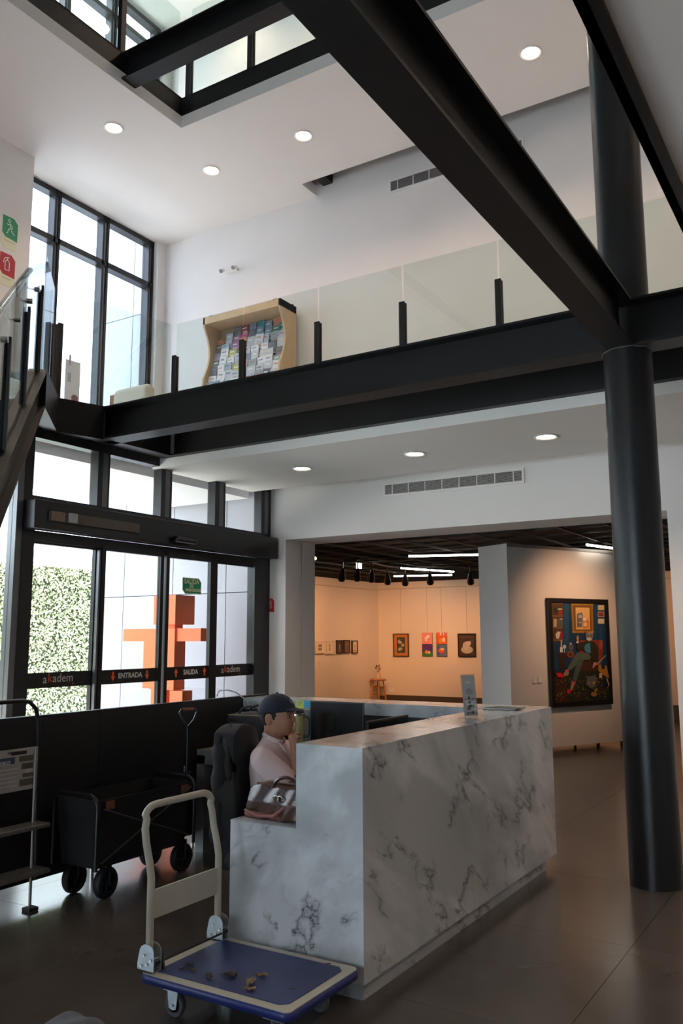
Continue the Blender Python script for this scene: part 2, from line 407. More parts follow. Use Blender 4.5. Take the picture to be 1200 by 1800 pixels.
# ---- steel
def steel(b, name, label, cat='beam'):
    o = b.build(name, STEEL); return tag(o, label, cat)
steel(ibeam((-6.58, 5.978, 3.6), (5, 5.978, 3.6), 0.225, 0.345, (0, 1, 0)), 'steel_beam', 'dark steel cross beam resting on the round column along the mezzanine')
steel(ibeam((-1.343, -4.9, 3.6), (-1.343, 5.86, 3.6), 0.187, 0.345, (1, 0, 0)), 'steel_beam', 'dark steel beam running diagonally overhead to the top of the round column')
steel(ibeam((-6.45, 6.875, 3.6), (5, 6.875, 3.6), 0.12, 0.345, (0, 1, 0)), 'steel_beam', 'dark steel beam edging the mezzanine floor under the glass railing')
steel(ibeam((-6.54, 5.95, 3.6), (-6.54, 6.9, 3.6), 0.18, 0.345, (1, 0, 0)), 'steel_beam', 'short dark steel beam between cross beam and mezzanine edge by the entrance')
def plate(p0, p1, name, label):
    p0, p1 = Vector(p0), Vector(p1); d = (p1-p0).normalized(); s_ = Vector((d.y, -d.x, 0))   # outwards (room side)
    return steel(B().obox(p0, p1-p0, s_*0.13, (0, 0, 0.345)), name, label)
AA = Vector((-6.62, 5.404, 3.6)); BB = Vector((-6.0, 4.76, 3.6))
plate((-6.48, 5.868, 3.6), AA, 'steel_beam', 'short oblique dark steel beam joining cross beam to the stair landing')
plate(AA, BB, 'landing_beam', 'dark steel edge beam of the stair landing with pointed outer corner')
steel(B().box(-0.65, -0.61, -5, 5.86, 3.6, 3.96).box(-0.65, -0.57, -5, 5.86, 3.6, 3.615), 'steel_beam', 'thin dark steel edge beam crossing in front of the upper column')
# upper ring of steel
steel(ibeam((-6.45, 6.0, 7.61), (-0.6, 6.0, 7.61), 0.2, 0.32, (0, 1, 0)), 'steel_beam', 'dark steel beam crossing the ceiling void at the very top')
steel(B().box(-6.56, -6.45, -5, 6.95, 7.70, 7.93).box(-6.58, -6.45, -5, 6.95, 7.915, 7.935), 'rim_beam', 'dark steel rim beam on the left side of the ceiling void')
steel(B().box(-6.45, -0.6, 6.85, 6.96, 7.70, 7.93).box(-6.45, -0.6, 6.85, 6.98, 7.915, 7.935), 'rim_beam', 'dark steel rim beam on the far side of the ceiling void')
steel(B().box(-0.6, -0.49, -5, 6.96, 7.70, 7.93), 'rim_beam', 'dark steel rim beam on the near right side of the ceiling void')
c_ = B().cyl((-1.33, 6.02, 0), (-1.33, 6.02, 3.60), 0.166, n=48)
tag(sbuild(c_, 'round_column', COLM), 'tall dark round steel column standing on the floor right of the marble desk', 'column')
_wl = B().tube([(-1.33+0.168*math.cos(t), 6.02+0.168*math.sin(t), 3.598+0.003*math.sin(9*t)) for t in [2*PI*i/40 for i in range(40)]], 0.006, 6, close=True)
_wl.build('weld_seam', mat('weld', (0.10, 0.095, 0.09), 0.5, noise=0.4, nscale=90), [o for o in COL.objects if o.name == 'round_column'][0])
c_ = B().cyl((-1.33, 6.02, 3.945), (-1.33, 6.02, 11.1), 0.166, n=48)
tag(sbuild(c_, 'round_column', COLM), 'dark round column rising from the cross beam through the upper floor', 'column')

# ---- entrance front (x = -6.75)
FX = -6.75
def bar(b, y0, y1, z0, z1, x0=FX-0.06, x1=FX+0.06): return b.box(x0, x1, y0, y1, z0, z1)
ent = empty('window_1', (FX, 7.1, 2.9), kind='structure')
b = B(); bar(b, 5.12, 9.0, 2.895, 2.955); bar(b, 5.12, 9.0, 3.52, 3.62)
for y0, y1 in ((5.12, 5.215), (6.007, 6.168), (6.934, 7.108), (7.866, 8.06), (8.793, 9.0)): bar(b, y0, y1, 2.955, 3.52)
b.build('window_frame', FRAME, ent)
for y0, y1 in ((6.07, 6.14), (7.0, 7.07), (7.945, 8.02), (8.86, 8.94)):
    B().box(FX+0.055, FX+0.062, y0, y1, 2.955, 3.52).build('mullion_insert', FRAMEL, ent)
for y0, y1 in ((5.215, 6.007), (6.168, 6.934), (7.108, 7.866), (8.06, 8.793)):
    B().box(FX-0.006, FX+0.006, y0, y1, 2.955, 3.52).build('pane', GLASS, ent)
ent = empty('door_1', (FX, 7.1, 0), kind='structure')
b = B(); bar(b, 5.11, 5.26, 0, 2.895); bar(b, 8.67, 8.99, 0, 2.895); bar(b, 5.26, 8.67, 2.52, 2.62); b.build('door_frame', FRAME, ent)
B().box(FX+0.06, FX+0.21, 5.13, 8.97, 2.62, 2.895, bev=0.012).build('operator_housing', FRAME, ent)
bz = B().box(FX+0.21, FX+0.235, 5.29, 6.45, 2.70, 2.80, bev=0.004).build('sensor_cover', mat('bronze_plastic', (0.10, 0.075, 0.06), 0.28, noise=0.05), ent)
B().box(FX+0.235, FX+0.252, 5.30, 5.45, 2.705, 2.795).build('sensor_lens', mat('brown_lens', (0.28, 0.19, 0.14), 0.3, noise=0.05), bz)
B().box(FX+0.235, FX+0.255, 5.50, 5.60, 2.71, 2.80).build('switch_box', mat('silver_box', (0.62, 0.60, 0.58), 0.35, noise=0.05), bz)
B().box(FX+0.21, FX+0.30, 6.97, 7.31, 2.655, 2.73, bev=0.03).build('motion_sensor', BLKMET, ent)
doors = [(5.262, 6.046), (6.144, 6.947), (7.09, 7.792), (7.978, 8.669)]
for k, (y0, y1) in enumerate(doors):
    xo = 0.0 if k in (0, 3) else 0.05
    b = B(); x0, x1 = FX-0.025+xo, FX+0.025+xo
    ya = y0-0.05 if k else y0; yb = y1+0.05
    if k == 2: yb = y1+0.075
    if k == 3: ya = y0-0.09; yb = 8.70
    b.box(x0, x1, ya, y0, 0, 2.56).box(x0, x1, y1, yb, 0, 2.56).box(x0, x1, y0, y1, 2.50, 2.58).box(x0, x1, y0, y1, 0, 0.10)
    lf = b.build('door_leaf', FRAME, ent)
    B().box(FX-0.006+xo, FX+0.006+xo, y0, y1, 0.10, 2.50).build('pane', GLASS, lf)
    B().box(FX+0.008+xo, FX+0.010+xo, y0, y1, 1.135, 1.28).build('safety_band', BLACK, lf)
for y in (7.83, 6.07): B().box(FX+0.03, FX+0.07, y-0.012, y+0.012, 0.1, 2.5).build('brush_seal', FRAMEL, ent)
ORG = mat('orange_vinyl', (0.80, 0.13, 0.035), 0.5, noise=0.02); WHV = mat('white_vinyl', (0.70, 0.68, 0.66), 0.5, noise=0.02)
def fac_text(s, size, y, z, m, xo=0.0, sx=1.0, bold=0.0): return text('lettering', s, size, (FX+0.0125+xo, y, z), (0, 1, 0), (0, 0, 1), m, ent, sx=sx, bold=bold)
for y, xo in ((5.65, 0.0), (8.27, 0.0)):
    fac_text('a', 0.115, y-0.155, 1.213, WHV, xo); fac_text('k', 0.115, y-0.095, 1.222, ORG, xo)
    fac_text('adem', 0.115, y+0.06, 1.22, WHV, xo); fac_text('.', 0.15, y+0.185, 1.20, ORG, xo)
fac_text('ENTRADA', 0.075, 6.55, 1.213, WHV, 0.05, bold=0.002); fac_text('SALIDA', 0.075, 7.49, 1.213, WHV, 0.05, bold=0.002)
for y, s_ in ((6.308, -1), (6.795, -1), (7.246, 1), (7.727, 1)):
    pts = [(-0.012, -0.045), (0.012, -0.045), (0.012, 0.0), (0.032, 0.0), (0, 0.05), (-0.032, 0.0), (-0.012, 0.0)]
    B().prism([(a, c*s_) for a, c in pts], (FX+0.062, y, 1.213), (0, 1, 0), (0, 0, 1), (0.001, 0, 0)).build('arrow', ORG, ent)

# glazing left of the doors, running past the stair
w2 = empty('window_2', (FX, 0, 0), kind='structure'); b = B()
ys = [5.08, 3.9, 2.7, 1.5, 0.3, -0.9, -2.1, -3.3, -4.5]
for y in ys: bar(b, y-0.035, y+0.035, 0, 3.62)
bar(b, -5, 5.1, 0, 0.08); bar(b, -5, 5.1, 3.52, 3.62); b.build('window_frame', FRAMEL, w2)
for y1, y0 in zip(ys, ys[1:]): B().box(FX-0.006, FX+0.006, y0+0.035, y1-0.035, 0.08, 3.52).build('pane', GLASS, w2)
# upper windows
for n, (z0, zm, z1) in ((3, (3.925, 6.84, 7.55)), (4, (7.93, 10.72, 11.12))):
    w = empty('window_%d' % n, (-8.8, 7.6, z0), kind='structure'); X = -8.80; b = B()
    cols = [(6.34, 6.40), (6.98, 7.09), (7.82, 7.94), (8.72, 8.83)]
    for y0, y1 in cols:
        b.box(X-0.13, X, y0, y0+0.035, z0, z1).box(X-0.13, X, y1-0.035, y1, z0, z1)
    for a, c in ((zm-0.04, zm+0.04), (z1-0.075, z1), (z0, z0+0.06)): b.box(X-0.13, X, 6.34, 8.83, a, c)
    b.build('window_frame', FRAME, w)
    for y0, y1 in cols[1:]: B().box(X-0.10, X-0.03, y0+0.035, y1-0.035, z0, z1-0.08).build('mullion_insert', mat('pale_blue_aluminium', (0.42, 0.46, 0.52), 0.35, metal=0.3, noise=0.03), w)
    for (y0, y1) in ((6.40, 6.98), (7.09, 7.82), (7.94, 8.72)):
        for a, c in ((z0+0.06, zm-0.04), (zm+0.04, z1-0.075)): B().box(X-0.10, X-0.09, y0, y1, a, c).build('pane', DIMGLASS if n == 3 else GLASS, w)
    struct(B().box(-8.95, -8.72, 8.83, 9.0, z0, z1), 'trim_%d' % n, W_)

# ---- outside
canopy = struct(B().box(-8.98, -7.16, -5, 9.12, 3.5, 3.62).box(-8.98, -7.2, -5, 9.1, 3.585, 3.62), 'canopy', mat('canopy_paint', (0.86, 0.86, 0.85), 0.7, noise=0.01)); canopy.name = 'ceiling_canopy'
ow = empty('wall_outside', (-8.5, 9.2, 0), kind='structure')
B().box(-10.25, -6.76, 9.215, 9.385, 0, 11.4).build('backing', mat('joint_grey', (0.14, 0.14, 0.16), 0.8, noise=0.1), ow)
PAN = mat('grey_cladding', (0.40, 0.405, 0.45), 0.55, noise=0.02, nscale=1)
xs = [-6.76, -7.596, -8.588, -9.58, -10.25]; zs = [0, 2.22, 4.44, 6.66, 8.88, 11.4]
for a, c in zip(xs, xs[1:]):
    for z0, z1 in zip(zs, zs[1:]): B().box(c+0.006, a-0.006, 9.19, 9.215, z0+0.006, z1-0.006).build('panel', PAN, ow)

OR = mat('orange_paint', (0.90, 0.19, 0.06), 0.45, noise=0.03, nscale=3)
sc_ = empty('block_figure_sculpture', (-7.7, 8.2, 0), 'orange sculpture of a person made of square blocks outside the glass doors', 'sculpture')
B().box(-7.79, -7.42, 8.0, 8.36, 1.77, 2.14).build('head', OR, sc_); B().box(-7.70, -7.47, 8.05, 8.2, 1.72, 1.77).build('neck', OR, sc_)
B().box(-7.82, -7.42, 8.0, 8.20, 0.96, 1.72).build('torso', OR, sc_)
B().box(-8.32, -7.82, 8.0, 8.16, 1.56, 1.72).box(-7.95, -7.82, 8.0, 8.16, 0.97, 1.56).build('arm', OR, sc_)
B().box(-7.42, -7.02, 8.03, 8.18, 1.56, 1.72).build('arm', OR, sc_)
B().box(-7.80, -7.58, 8.0, 8.18, 0, 0.96).build('leg', OR, sc_); B().box(-7.48, -7.27, 8.0, 8.18, 0, 0.955).build('leg', OR, sc_)

# hedge of many small leaves on a low core
HX = -14.0
hd = empty('clipped_hedge', (HX, 6, 0), 'tall pale green clipped hedge wall across the pavement outside the doors', 'hedge')
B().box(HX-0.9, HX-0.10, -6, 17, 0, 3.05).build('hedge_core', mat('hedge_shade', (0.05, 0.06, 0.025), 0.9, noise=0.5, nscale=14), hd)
n = 50000
P = np.stack([HX-0.12+rng.rand(n)*0.17, 4+rng.rand(n)*12, rng.rand(n)*3.2], 1)
P[:, 2] *= 1+0.02*np.sin(P[:, 1]*9)
a = rng.randn(n, 3); a[:, 0] *= 0.5; a /= np.linalg.norm(a, axis=1)[:, None]; bvec = np.cross(a, rng.randn(n, 3)*np.array([0.6, 1, 1])+np.array([1.6, 0, 0.6])); bvec /= np.linalg.norm(bvec, axis=1)[:, None]
s_ = (0.017+0.012*rng.rand(n))[:, None]
V = np.stack([P-a*s_*1.3, P+bvec*s_*0.7, P+a*s_*1.3, P-bvec*s_*0.7], 1).reshape(-1, 3)
V[:, 1] = V[:, 1]; lf = mesh_obj('leaves', V, [tuple(range(4*i, 4*i+4)) for i in range(n)], mat('hedge_leaf', (0.50, 0.54, 0.33), 0.5, noise=0.35, nscale=5), hd); lf['kind'] = 'stuff'

# ================================================================= gallery behind the opening
gx = [(-10.155, GX0), ]
struct(B().box(-10.2, GX0, 9.69, 17.9, 0, 2.885), 'wall_gallery_left', WG)
struct(B().box(GX0, 5, 17.7, 17.9, 0, 2.885), 'wall_gallery_back', WG)
struct(B().box(GX0, 5, 17.68, 17.7, 0, 0.28), 'baseboard_gallery_back', mat('dark_baseboard', (0.07, 0.055, 0.045), 0.5, noise=0.1))
struct(B().box(GX0, GX0+0.012, 9.69, 17.7, 2.70, 2.72).box(GX0, 5, 17.688, 17.7, 2.72, 2.74), 'trim_1', mat('picture_rail', (0.55, 0.45, 0.36), 0.5, noise=0.03))
struct(B().box(-10.2, 5, 9.5, 17.9, 3.55, 3.7), 'ceiling_gallery', CEILBLK)
struct(B().box(-10.2, 5, 17.7, 17.9, 2.885, 3.55).box(-10.2, GX0, 9.69, 17.7, 2.885, 3.55), 'wall_gallery_top', CEILBLK)
cg = empty('ceiling_grid', (-4, 13.5, 3.0), kind='structure')
for i in range(24): B().box(GX0+0.6*i, GX0+0.6*i+0.022, 9.69, 17.7, 2.99, 3.02).build('grid_bar', GRIDM, cg)
for j in range(13): B().box(GX0, 4.9, 9.9+0.6*j, 9.922+0.6*j, 3.02, 3.05).build('grid_bar', GRIDM, cg)
# freestanding display wall
d1 = Vector((0.454, 0.891, 0)); d2 = Vector((-0.891, 0.454, 0)); PA = Vector((-4.22, 11.147, 0))
dw = empty('display_wall', PA, 'freestanding white display wall on casters carrying the large cat painting', 'display wall')
B().obox(PA+Vector((0, 0, 0.085)), d1*2.25, d2*0.60, (0, 0, 2.80)).build('panel_body', WG, dw)
B().obox(PA+Vector((0, 0, 0.085))-d1*0.004-d2*0.0, d1*0.004, d2*0.60, (0, 0, 2.80)).build('end_panel', W_, dw)
B().obox(PA-d2*0.004+Vector((0, 0, 2.84)), d1*2.25, d2*0.01, (0, 0, 0.045)).build('cap_rail', mat('steel_grey_rail', (0.25, 0.23, 0.21), 0.4, noise=0.05), dw)
for u in (0.08, 1.70, 2.2):
    for w_ in (0.08, 0.52):
        p = PA+d1*u+d2*w_; cs = B().lathe([(0.035, 0.085), (0.03, 0.07), (0.012, 0.06), (0.012, 0.045)], p, 10)
        cs.cyl(p+Vector((-0.012, 0, 0.028)), p+Vector((0.012, 0, 0.028)), 0.028, n=14); cs.build('caster', RUBBER, dw)
# ================================================================= lamps of the house
WARM = (1.0, 0.72, 0.50)
LENS = mat('lamp_lens', (1, 1, 1), 0.5, emit=(1.0, 0.86, 0.72), estr=14)
TRIM = mat('white_lamp_ring', (0.8, 0.78, 0.75), 0.4, noise=0.02)
def downlight(x, y, z, label, proto=[None], group=None, energy=42):
    if proto[0] is None:
        e = empty('downlight', (x, y, z)); proto[0] = e
        r = B().lathe([(0.085, 0.0), (0.115, -0.002), (0.118, -0.008), (0.108, -0.014), (0.092, -0.010), (0.085, -0.002)], (x, y, z), 32)
        sbuild(r, 'ring', TRIM, e)
        sbuild(B().lathe([(0.0, -0.004), (0.06, -0.005), (0.092, -0.003)], (x, y, z), 32), 'lens', LENS, e)
    else: e = copy_tree(proto[0])
    e.location = (x, y, z); tag(e, label, 'ceiling light', group)
    light('downlight_and_fill_lamp', 'SPOT', (x, y, z-0.03), energy, WARM, spot_size=math.radians(125), spot_blend=0.8, shadow_soft_size=0.07, aim=(x, y, z-1))
for x, l in ((-5.346, 'round recessed downlight nearest the entrance in the lower ceiling'), (-3.92, 'round recessed downlight in the lower ceiling before the air grille'),
             (-2.513, 'round recessed downlight in the lower ceiling left of the column')):
    downlight(x, 7.775, 3.5, l)
def lamp_only(x, y, z, energy): light('downlight_and_fill_lamp', 'SPOT', (x, y, z-0.03), energy, WARM, spot_size=math.radians(125), spot_blend=0.8, shadow_soft_size=0.07, aim=(x, y, z-1))   # lamps without fixtures, out of sight: row ends, hall, added top-floor fill
for x in (-1.09, 0.33, 1.75, 3.17): lamp_only(x, 7.775, 3.5, 40)
for x, y, l in ((-7.12, 6.42, 'round downlight in the upper ceiling near the left wall'), (-6.75, 7.74, 'round downlight in the upper ceiling close to the tall window'),
                (-5.32, 7.74, 'round downlight in the upper ceiling near the recessed slot'), (-2.516, 7.78, 'round downlight in the upper ceiling between big beam and upper column')):
    downlight(x, y, 7.55, l, energy=42)
downlight(-7.45, 4.45, 7.55, 'round downlight in the upper ceiling at the left edge of the view', energy=42)
lamp_only(-3.92, 7.77, 7.55, 42)
for x in (-1.1, 0.33, 1.75): lamp_only(x, 7.77, 7.55, 42)
for x in (-7.2, -5.4, -3.6): lamp_only(x, 8.3, 11.1, 50)  # fill lamps added to brighten the top floor
for y in (4.5, 2.0, -0.5):
    for x in (1.0, 3.2): lamp_only(x, y, 3.625, 45)

# ---- air grilles
def grille(x0, x1, z0, z1, label, n=8):
    e = empty('air_grille', ((x0+x1)/2, 9, z0), label, 'air grille'); t = 0.026
    b = B().box(x0, x1, 8.985, 9, z0, z0+t).box(x0, x1, 8.985, 9, z1-t, z1).box(x0, x0+t, 8.985, 9, z0+t, z1-t).box(x1-t, x1, 8.985, 9, z0+t, z1-t)
    b.build('grille_frame', TRIM, e)
    B().box(x0+t, x1-t, 8.996, 8.999, z0+t, z1-t).build('duct', CEILBLK, e)
    xs = [x0+t+0.10+i*(x1-x0-2*t-0.20)/(n-1) for i in range(n)]
    for x in xs: B().box(x-0.005, x+0.005, 8.985, 8.996, z0+t, z1-t).build('divider', TRIM, e)
    m = 9; h = (z1-z0-2*t)/m
    for i in range(m):
        z = z0+t+h*(i+0.5)
        B().obox((x0+t, 8.986, z-0.003), (x1-x0-2*t, 0, 0), (0, 0.010, 0.006), (0, 0, 0.0035)).build('blade', mat('grille_blade', (0.55, 0.53, 0.51), 0.4, noise=0.02), e)
grille(-4.97, -3.172, 3.302, 3.474, 'long white air grille on the wall above the gallery opening')
grille(-4.838, -3.03, 7.245, 7.43, 'long white air grille high on the upper wall behind the big beam')

# ---- emergency lamp
e = empty('emergency_lamp', (-7.42, 9, 6.8), 'small white twin-head emergency lamp high on the upper wall', 'emergency lamp')
B().box(-7.50, -7.30, 8.955, 9, 6.79, 6.83, bev=0.008).build('housing', TRIM, e)
for x in (-7.52, -7.30):
    p = Vector((x, 8.93, 6.835)); sbuild(B().cyl(p, p+Vector((0, -0.055, -0.035)), 0.022, 0.036, 16), 'lamp_head', TRIM, e)
    B().cyl(p+Vector((0, -0.056, -0.036)), p+Vector((0, -0.058, -0.0373)), 0.03, n=16).build('lamp_glass', mat('grey_lens', (0.25, 0.25, 0.25), 0.2), e)

# ---- signs
SG = mat('sign_green', (0.01, 0.25, 0.12), 0.4, noise=0.02); SR = mat('sign_red', (0.42, 0.02, 0.035), 0.4, noise=0.02)
SC = mat('sign_cream', (0.72, 0.72, 0.52), 0.45, noise=0.02); SD = mat('sign_grey_print', (0.33, 0.34, 0.25), 0.6); SWH = mat('sign_white', (0.85, 0.85, 0.80), 0.4, noise=0.02)
def hexs(w, h, c): return [(0, c), (c, 0), (w, 0), (w, h-c), (w-c, h), (0, h)]
def tubes2(name, paths, o, r, u, rad, m, parent):
    b = B(); o, r, u = Vector(o), Vector(r), Vector(u)
    for pth in paths: b.tube([o+r*a+u*c for a, c in pth], rad, 6)
    return b.build(name, m, parent)
EXT = [[(.30, .25), (.30, .62), (.38, .74), (.54, .74), (.62, .62), (.62, .25), (.30, .25)], [(.46, .74), (.46, .86)], [(.36, .86), (.60, .90)], [(.36, .86), (.22, .78), (.18, .56)]]
RUN = [[(.40+.09*math.cos(t), .86+.075*math.sin(t)) for t in [2*PI*i/12 for i in range(13)]], [(.44, .72), (.52, .52)], [(.44, .72), (.28, .62), (.22, .70)], [(.46, .72), (.62, .60), (.66, .50)],
       [(.52, .52), (.34, .40), (.30, .22), (.20, .20)], [(.52, .52), (.62, .34), (.84, .22)]]
def wall_sign(name, x, y0, z0, w, h, m, fig, label, word):
    e = empty(name, (x, y0+w/2, z0), label, 'safety sign'); r, u, n = Vector((0, 1, 0)), Vector((0, 0, 1)), Vector((1, 0, 0)); o = Vector((x+0.001, y0, z0))
    B().prism(hexs(w, h, w*.26), o, r, u, n*0.004).build('plate', SC, e)
    B().prism([(0.004, h*.46), (w*.22, h*.34), (w, h*.30), (w, h-w*.26), (w-w*.26, h), (0.004, h)], o+n*0.0041, r, u, n*0.001).build('colour_field', m, e)
    tubes2('symbol', [[(w*(.1+.85*a), h*(.34+.62*c)) for a, c in p] for p in fig], o+n*0.0055, r, u, 0.0045, SWH, e)
    text('lettering', word, 0.036, o+n*0.0045+r*w*.52+u*h*.235, (0, 1, 0), (0, 0, 1), SD, e)
wall_sign('exit_sign', -8.42, 5.935, 6.215, 0.215, 0.40, SG, RUN, 'green running man safety sign on the upper left wall', 'Evacuación')
wall_sign('extinguisher_sign', -8.42, 5.925, 5.745, 0.215, 0.40, SR, EXT, 'red fire extinguisher sign below the green running man', 'Extintor')
e = empty('extinguisher_sign', (-6.68, 9, 1.92), 'small red fire extinguisher sign on the white wall beside the doors', 'safety sign')
o = Vector((-6.74, 8.998, 1.925)); r, u, n = Vector((1, 0, 0)), Vector((0, 0, 1)), Vector((0, -1, 0))
B().prism(hexs(0.125, 0.188, 0.035), o, r, u, n*0.004).build('plate', SC, e)
B().prism([(0.025, 0.035), (0.035, 0.012), (0.122, 0.006), (0.122, 0.15), (0.095, 0.184), (0.025, 0.184)], o+n*0.0042, r, u, n*0.001).build('colour_field', SR, e)
tubes2('symbol', [[(0.035+0.075*a, 0.02+0.155*c) for a, c in p] for p in EXT], o+n*0.0055, r, u, 0.003, SC, e)
e = empty('emergency_exit_sign', (FX+0.06, 7.48, 2.1), 'green emergency exit sign stuck on the glass door', 'safety sign')
o = Vector((FX+0.058, 7.318, 2.105)); r, u, n = Vector((0, 1, 0)), Vector((0, 0, 1)), Vector((1, 0, 0))
B().prism(hexs(0.325, 0.188, 0.045), o, r, u, n*0.003).build('plate', SWH, e)
B().prism([(0.008, 0.052), (0.052, 0.008), (0.317, 0.008), (0.317, 0.140), (0.276, 0.180), (0.008, 0.180)], o+n*0.0031, r, u, n*0.0008).build('colour_field', SG, e)
for s, sz, a, c, sx in (('SALIDA', 0.078, .155, .143, 1.0), ('DE', 0.05, .155, .092, 1.0), ('EMERGENCIA', 0.045, .185, .045, 1.0)):
    text('lettering', s, sz, o+n*0.0045+r*a+u*c, r, u, SC, e, bold=0.0015, sx=sx)

# ================================================================= railings
DK = mat('black_post_paint', (0.010, 0.010, 0.011), 0.5, noise=0.1)
def railing(name, label, pts, z0, posts, gt=1.19, ph=0.815, panels=None, pw=0.055):
    """glass balustrade along a list of plan points"""
    e = empty(name, (pts[0][0], pts[0][1], z0), label, 'railing')
    for p in posts:
        x, y, d = p[0], p[1], Vector((p[2], p[3], 0)); s_ = Vector((-d.y, d.x, 0))
        B().obox(Vector((x, y, z0))-d*pw/2-s_*0.047, d*pw, s_*0.02, (0, 0, ph)).obox(Vector((x, y, z0))-d*pw/2-s_*0.013, d*pw, s_*0.025, (0, 0, ph-0.006)).obox(Vector((x, y, z0))-d*pw/2-s_*0.04, d*pw*0.12, s_*0.05, (0, 0, ph-0.03)).build('post', DK, e)
        B().obox(Vector((x, y, z0))-d*pw/2-s_*0.04, d*pw, s_*0.05, (0, 0, 0.05)).build('post_foot', DK, e)
    for a, c in panels:
        a, c = Vector((*a, z0+0.02)), Vector((*c, z0+0.02)); d = (c-a).normalized(); s_ = Vector((-d.y, d.x, 0))
        B().obox(a-s_*0.026, c-a, s_*0.012, (0, 0, gt-0.02)).build('glass_panel', RGLASS, e)
    return e
px_ = [-6.47+0.968*i for i in range(12)]
gp = [(a+0.012, b_-0.012) for a, b_ in zip(px_, px_[1:])]
railing('glass_railing', 'glass railing with short black posts along the far side of the mezzanine void', [(-6.45, 6.93)], 3.95,
        [(x, 6.89, 1, 0) for x in px_[:-1]], panels=[((a, 6.90), (b_, 6.90)) for a, b_ in gp])
C0, C1, C2 = (-6.50, 6.84), (-6.72, 5.97), (-6.80, 5.52)
railing('glass_railing', 'glass railing beside the stair head between window and void', [C0], 3.95, [(-6.785, 5.50, .17, .985)],
        panels=[(C0, C1), (C1, C2)])
ux = [-6.40+0.93*i for i in range(7)]
railing('glass_railing', 'glass railing of the topmost floor above the ceiling void, far side', [(-6.45, 6.93)], 7.935, [(x, 6.93, 1, 0) for x in ux], panels=[((a+.01, 6.95), (c-.01, 6.95)) for a, c in zip(ux, ux[1:])], ph=0.9, pw=0.07)
uy = [5.93-0.95*i for i in range(5)]
railing('glass_railing', 'glass railing of the topmost floor above the ceiling void, left side', [(-6.5, 6)], 7.935, [(-6.52, y, 0, 1) for y in uy], panels=[((-6.53, 6.88), (-6.53, 5.94))]+[((-6.53, a-.01), (-6.53, c+.01)) for a, c in zip(uy, uy[1:])], ph=0.9, pw=0.07)

# ================================================================= stair
H = Vector((0.7071, -0.7071, 0)); Lf = Vector((-0.7071, -0.7071, 0)); SL = 0.66
st = empty('steel_stair', (BB.x, BB.y, 3.6), 'dark steel open-riser staircase descending at the left edge of the view', 'staircase')
T0 = Vector((BB.x, BB.y, 3.945))+H*0.004; run = 5.7
dn = (H+Vector((0, 0, -SL))); 
def stringer(off, name):
    b = B(); o = T0+Lf*off; tf = 0.02
    for (a, c, w0, w1) in ((0, -0.345*1.0, 0.055, 0.075), (0.0, -tf, 0.0, 0.15), (-0.345+tf, -0.345, 0.0, 0.15)):
        b.obox(o+Lf*w0+Vector((0, 0, c)), dn*run, Lf*(w1-w0), (0, 0, a-c))
    return b.build(name, STEEL, st)
stringer(0.0, 'stringer'); stringer(1.25, 'stringer')
TR = mat('stair_tread', (0.05, 0.05, 0.052), 0.5, noise=0.15); NO = mat('stair_nosing', (0.30, 0.31, 0.33), 0.35, metal=0.5, noise=0.05)
nst = 21
for i in range(nst):
    k = (i+1)*0.178; p = T0+H*(k/SL-0.27)+Lf*0.15+Vector((0, 0, -k-0.05))
    b = B().obox(p, H*0.29, Lf*1.10, (0, 0, 0.04)); t = b.build('tread', TR, st)
    B().obox(p+H*0.285, H*0.012, Lf*1.10, (0, 0, 0.042)).build('nosing', NO, t)
sr = empty('stair_railing', (BB.x, BB.y, 3.95), 'glass stair railing with black posts and polished steel handrail', 'railing')
G0 = T0+Lf*0.07
for s in (0.05, 0.80, 1.62, 2.5, 3.5):
    p = G0+dn*s; b = B().obox(p-H*0.02-Lf*0.018+Vector((0, 0, -0.02)), H*0.045, Lf*0.02, (0, 0, 0.80)).obox(p-H*0.02+Lf*0.018+Vector((0, 0, -0.02)), H*0.045, Lf*0.018, (0, 0, 0.79)).obox(p-H*0.02+Vector((0, 0, -0.02)), H*0.008, Lf*0.02, (0, 0, 0.77)); b.build('post', DK, sr)
for s0, s1 in ((0.0, 0.98), (1.0, 1.98), (2.0, 2.98), (3.0, 3.98), (4.0, 5.2)):
    B().prism([(s0, -SL*s0+0.03), (s1, -SL*s1+0.03), (s1, -SL*s1+1.13), (s0, -SL*s0+1.13)], G0+Lf*0.004, H, (0, 0, 1), Lf*0.012).build('glass_panel', RGLASS, sr)
B().obox(G0+Vector((0, 0, 0.02))-H*0.95, H*0.93, Lf*0.012, (0, 0, 1.12)).build('glass_panel', RGLASS, sr)
B().prism([(0, 0), (0.06, 0), (0.03, -0.3), (0, -0.3)], G0, H, (0, 0, 1), Lf*0.01).build('joint_plate', DK, sr)
hr = B(); HP = [G0+Lf*0.10+dn*s+Vector((0, 0, 0.93)) for s in np.linspace(0.10, 5.3, 12)]
sbuild(hr.tube(HP, 0.024, 14), 'handrail', CHROME, sr)
for s in (0.35, 0.75, 1.3, 1.8, 2.4):
    p = G0+dn*s+Vector((0, 0, 0.93)); q = p+Vector((0, 0, -0.11))
    br = B().cyl(q-Lf*0.022, q+Lf*0.02, 0.022, n=14).tube([q, q+Lf*0.06, q+Lf*0.095+Vector((0, 0, 0.03)), p+Lf*0.10+Vector((0, 0, -0.02))], 0.006, 8)
    sbuild(br, 'handrail_bracket', CHROME, sr)
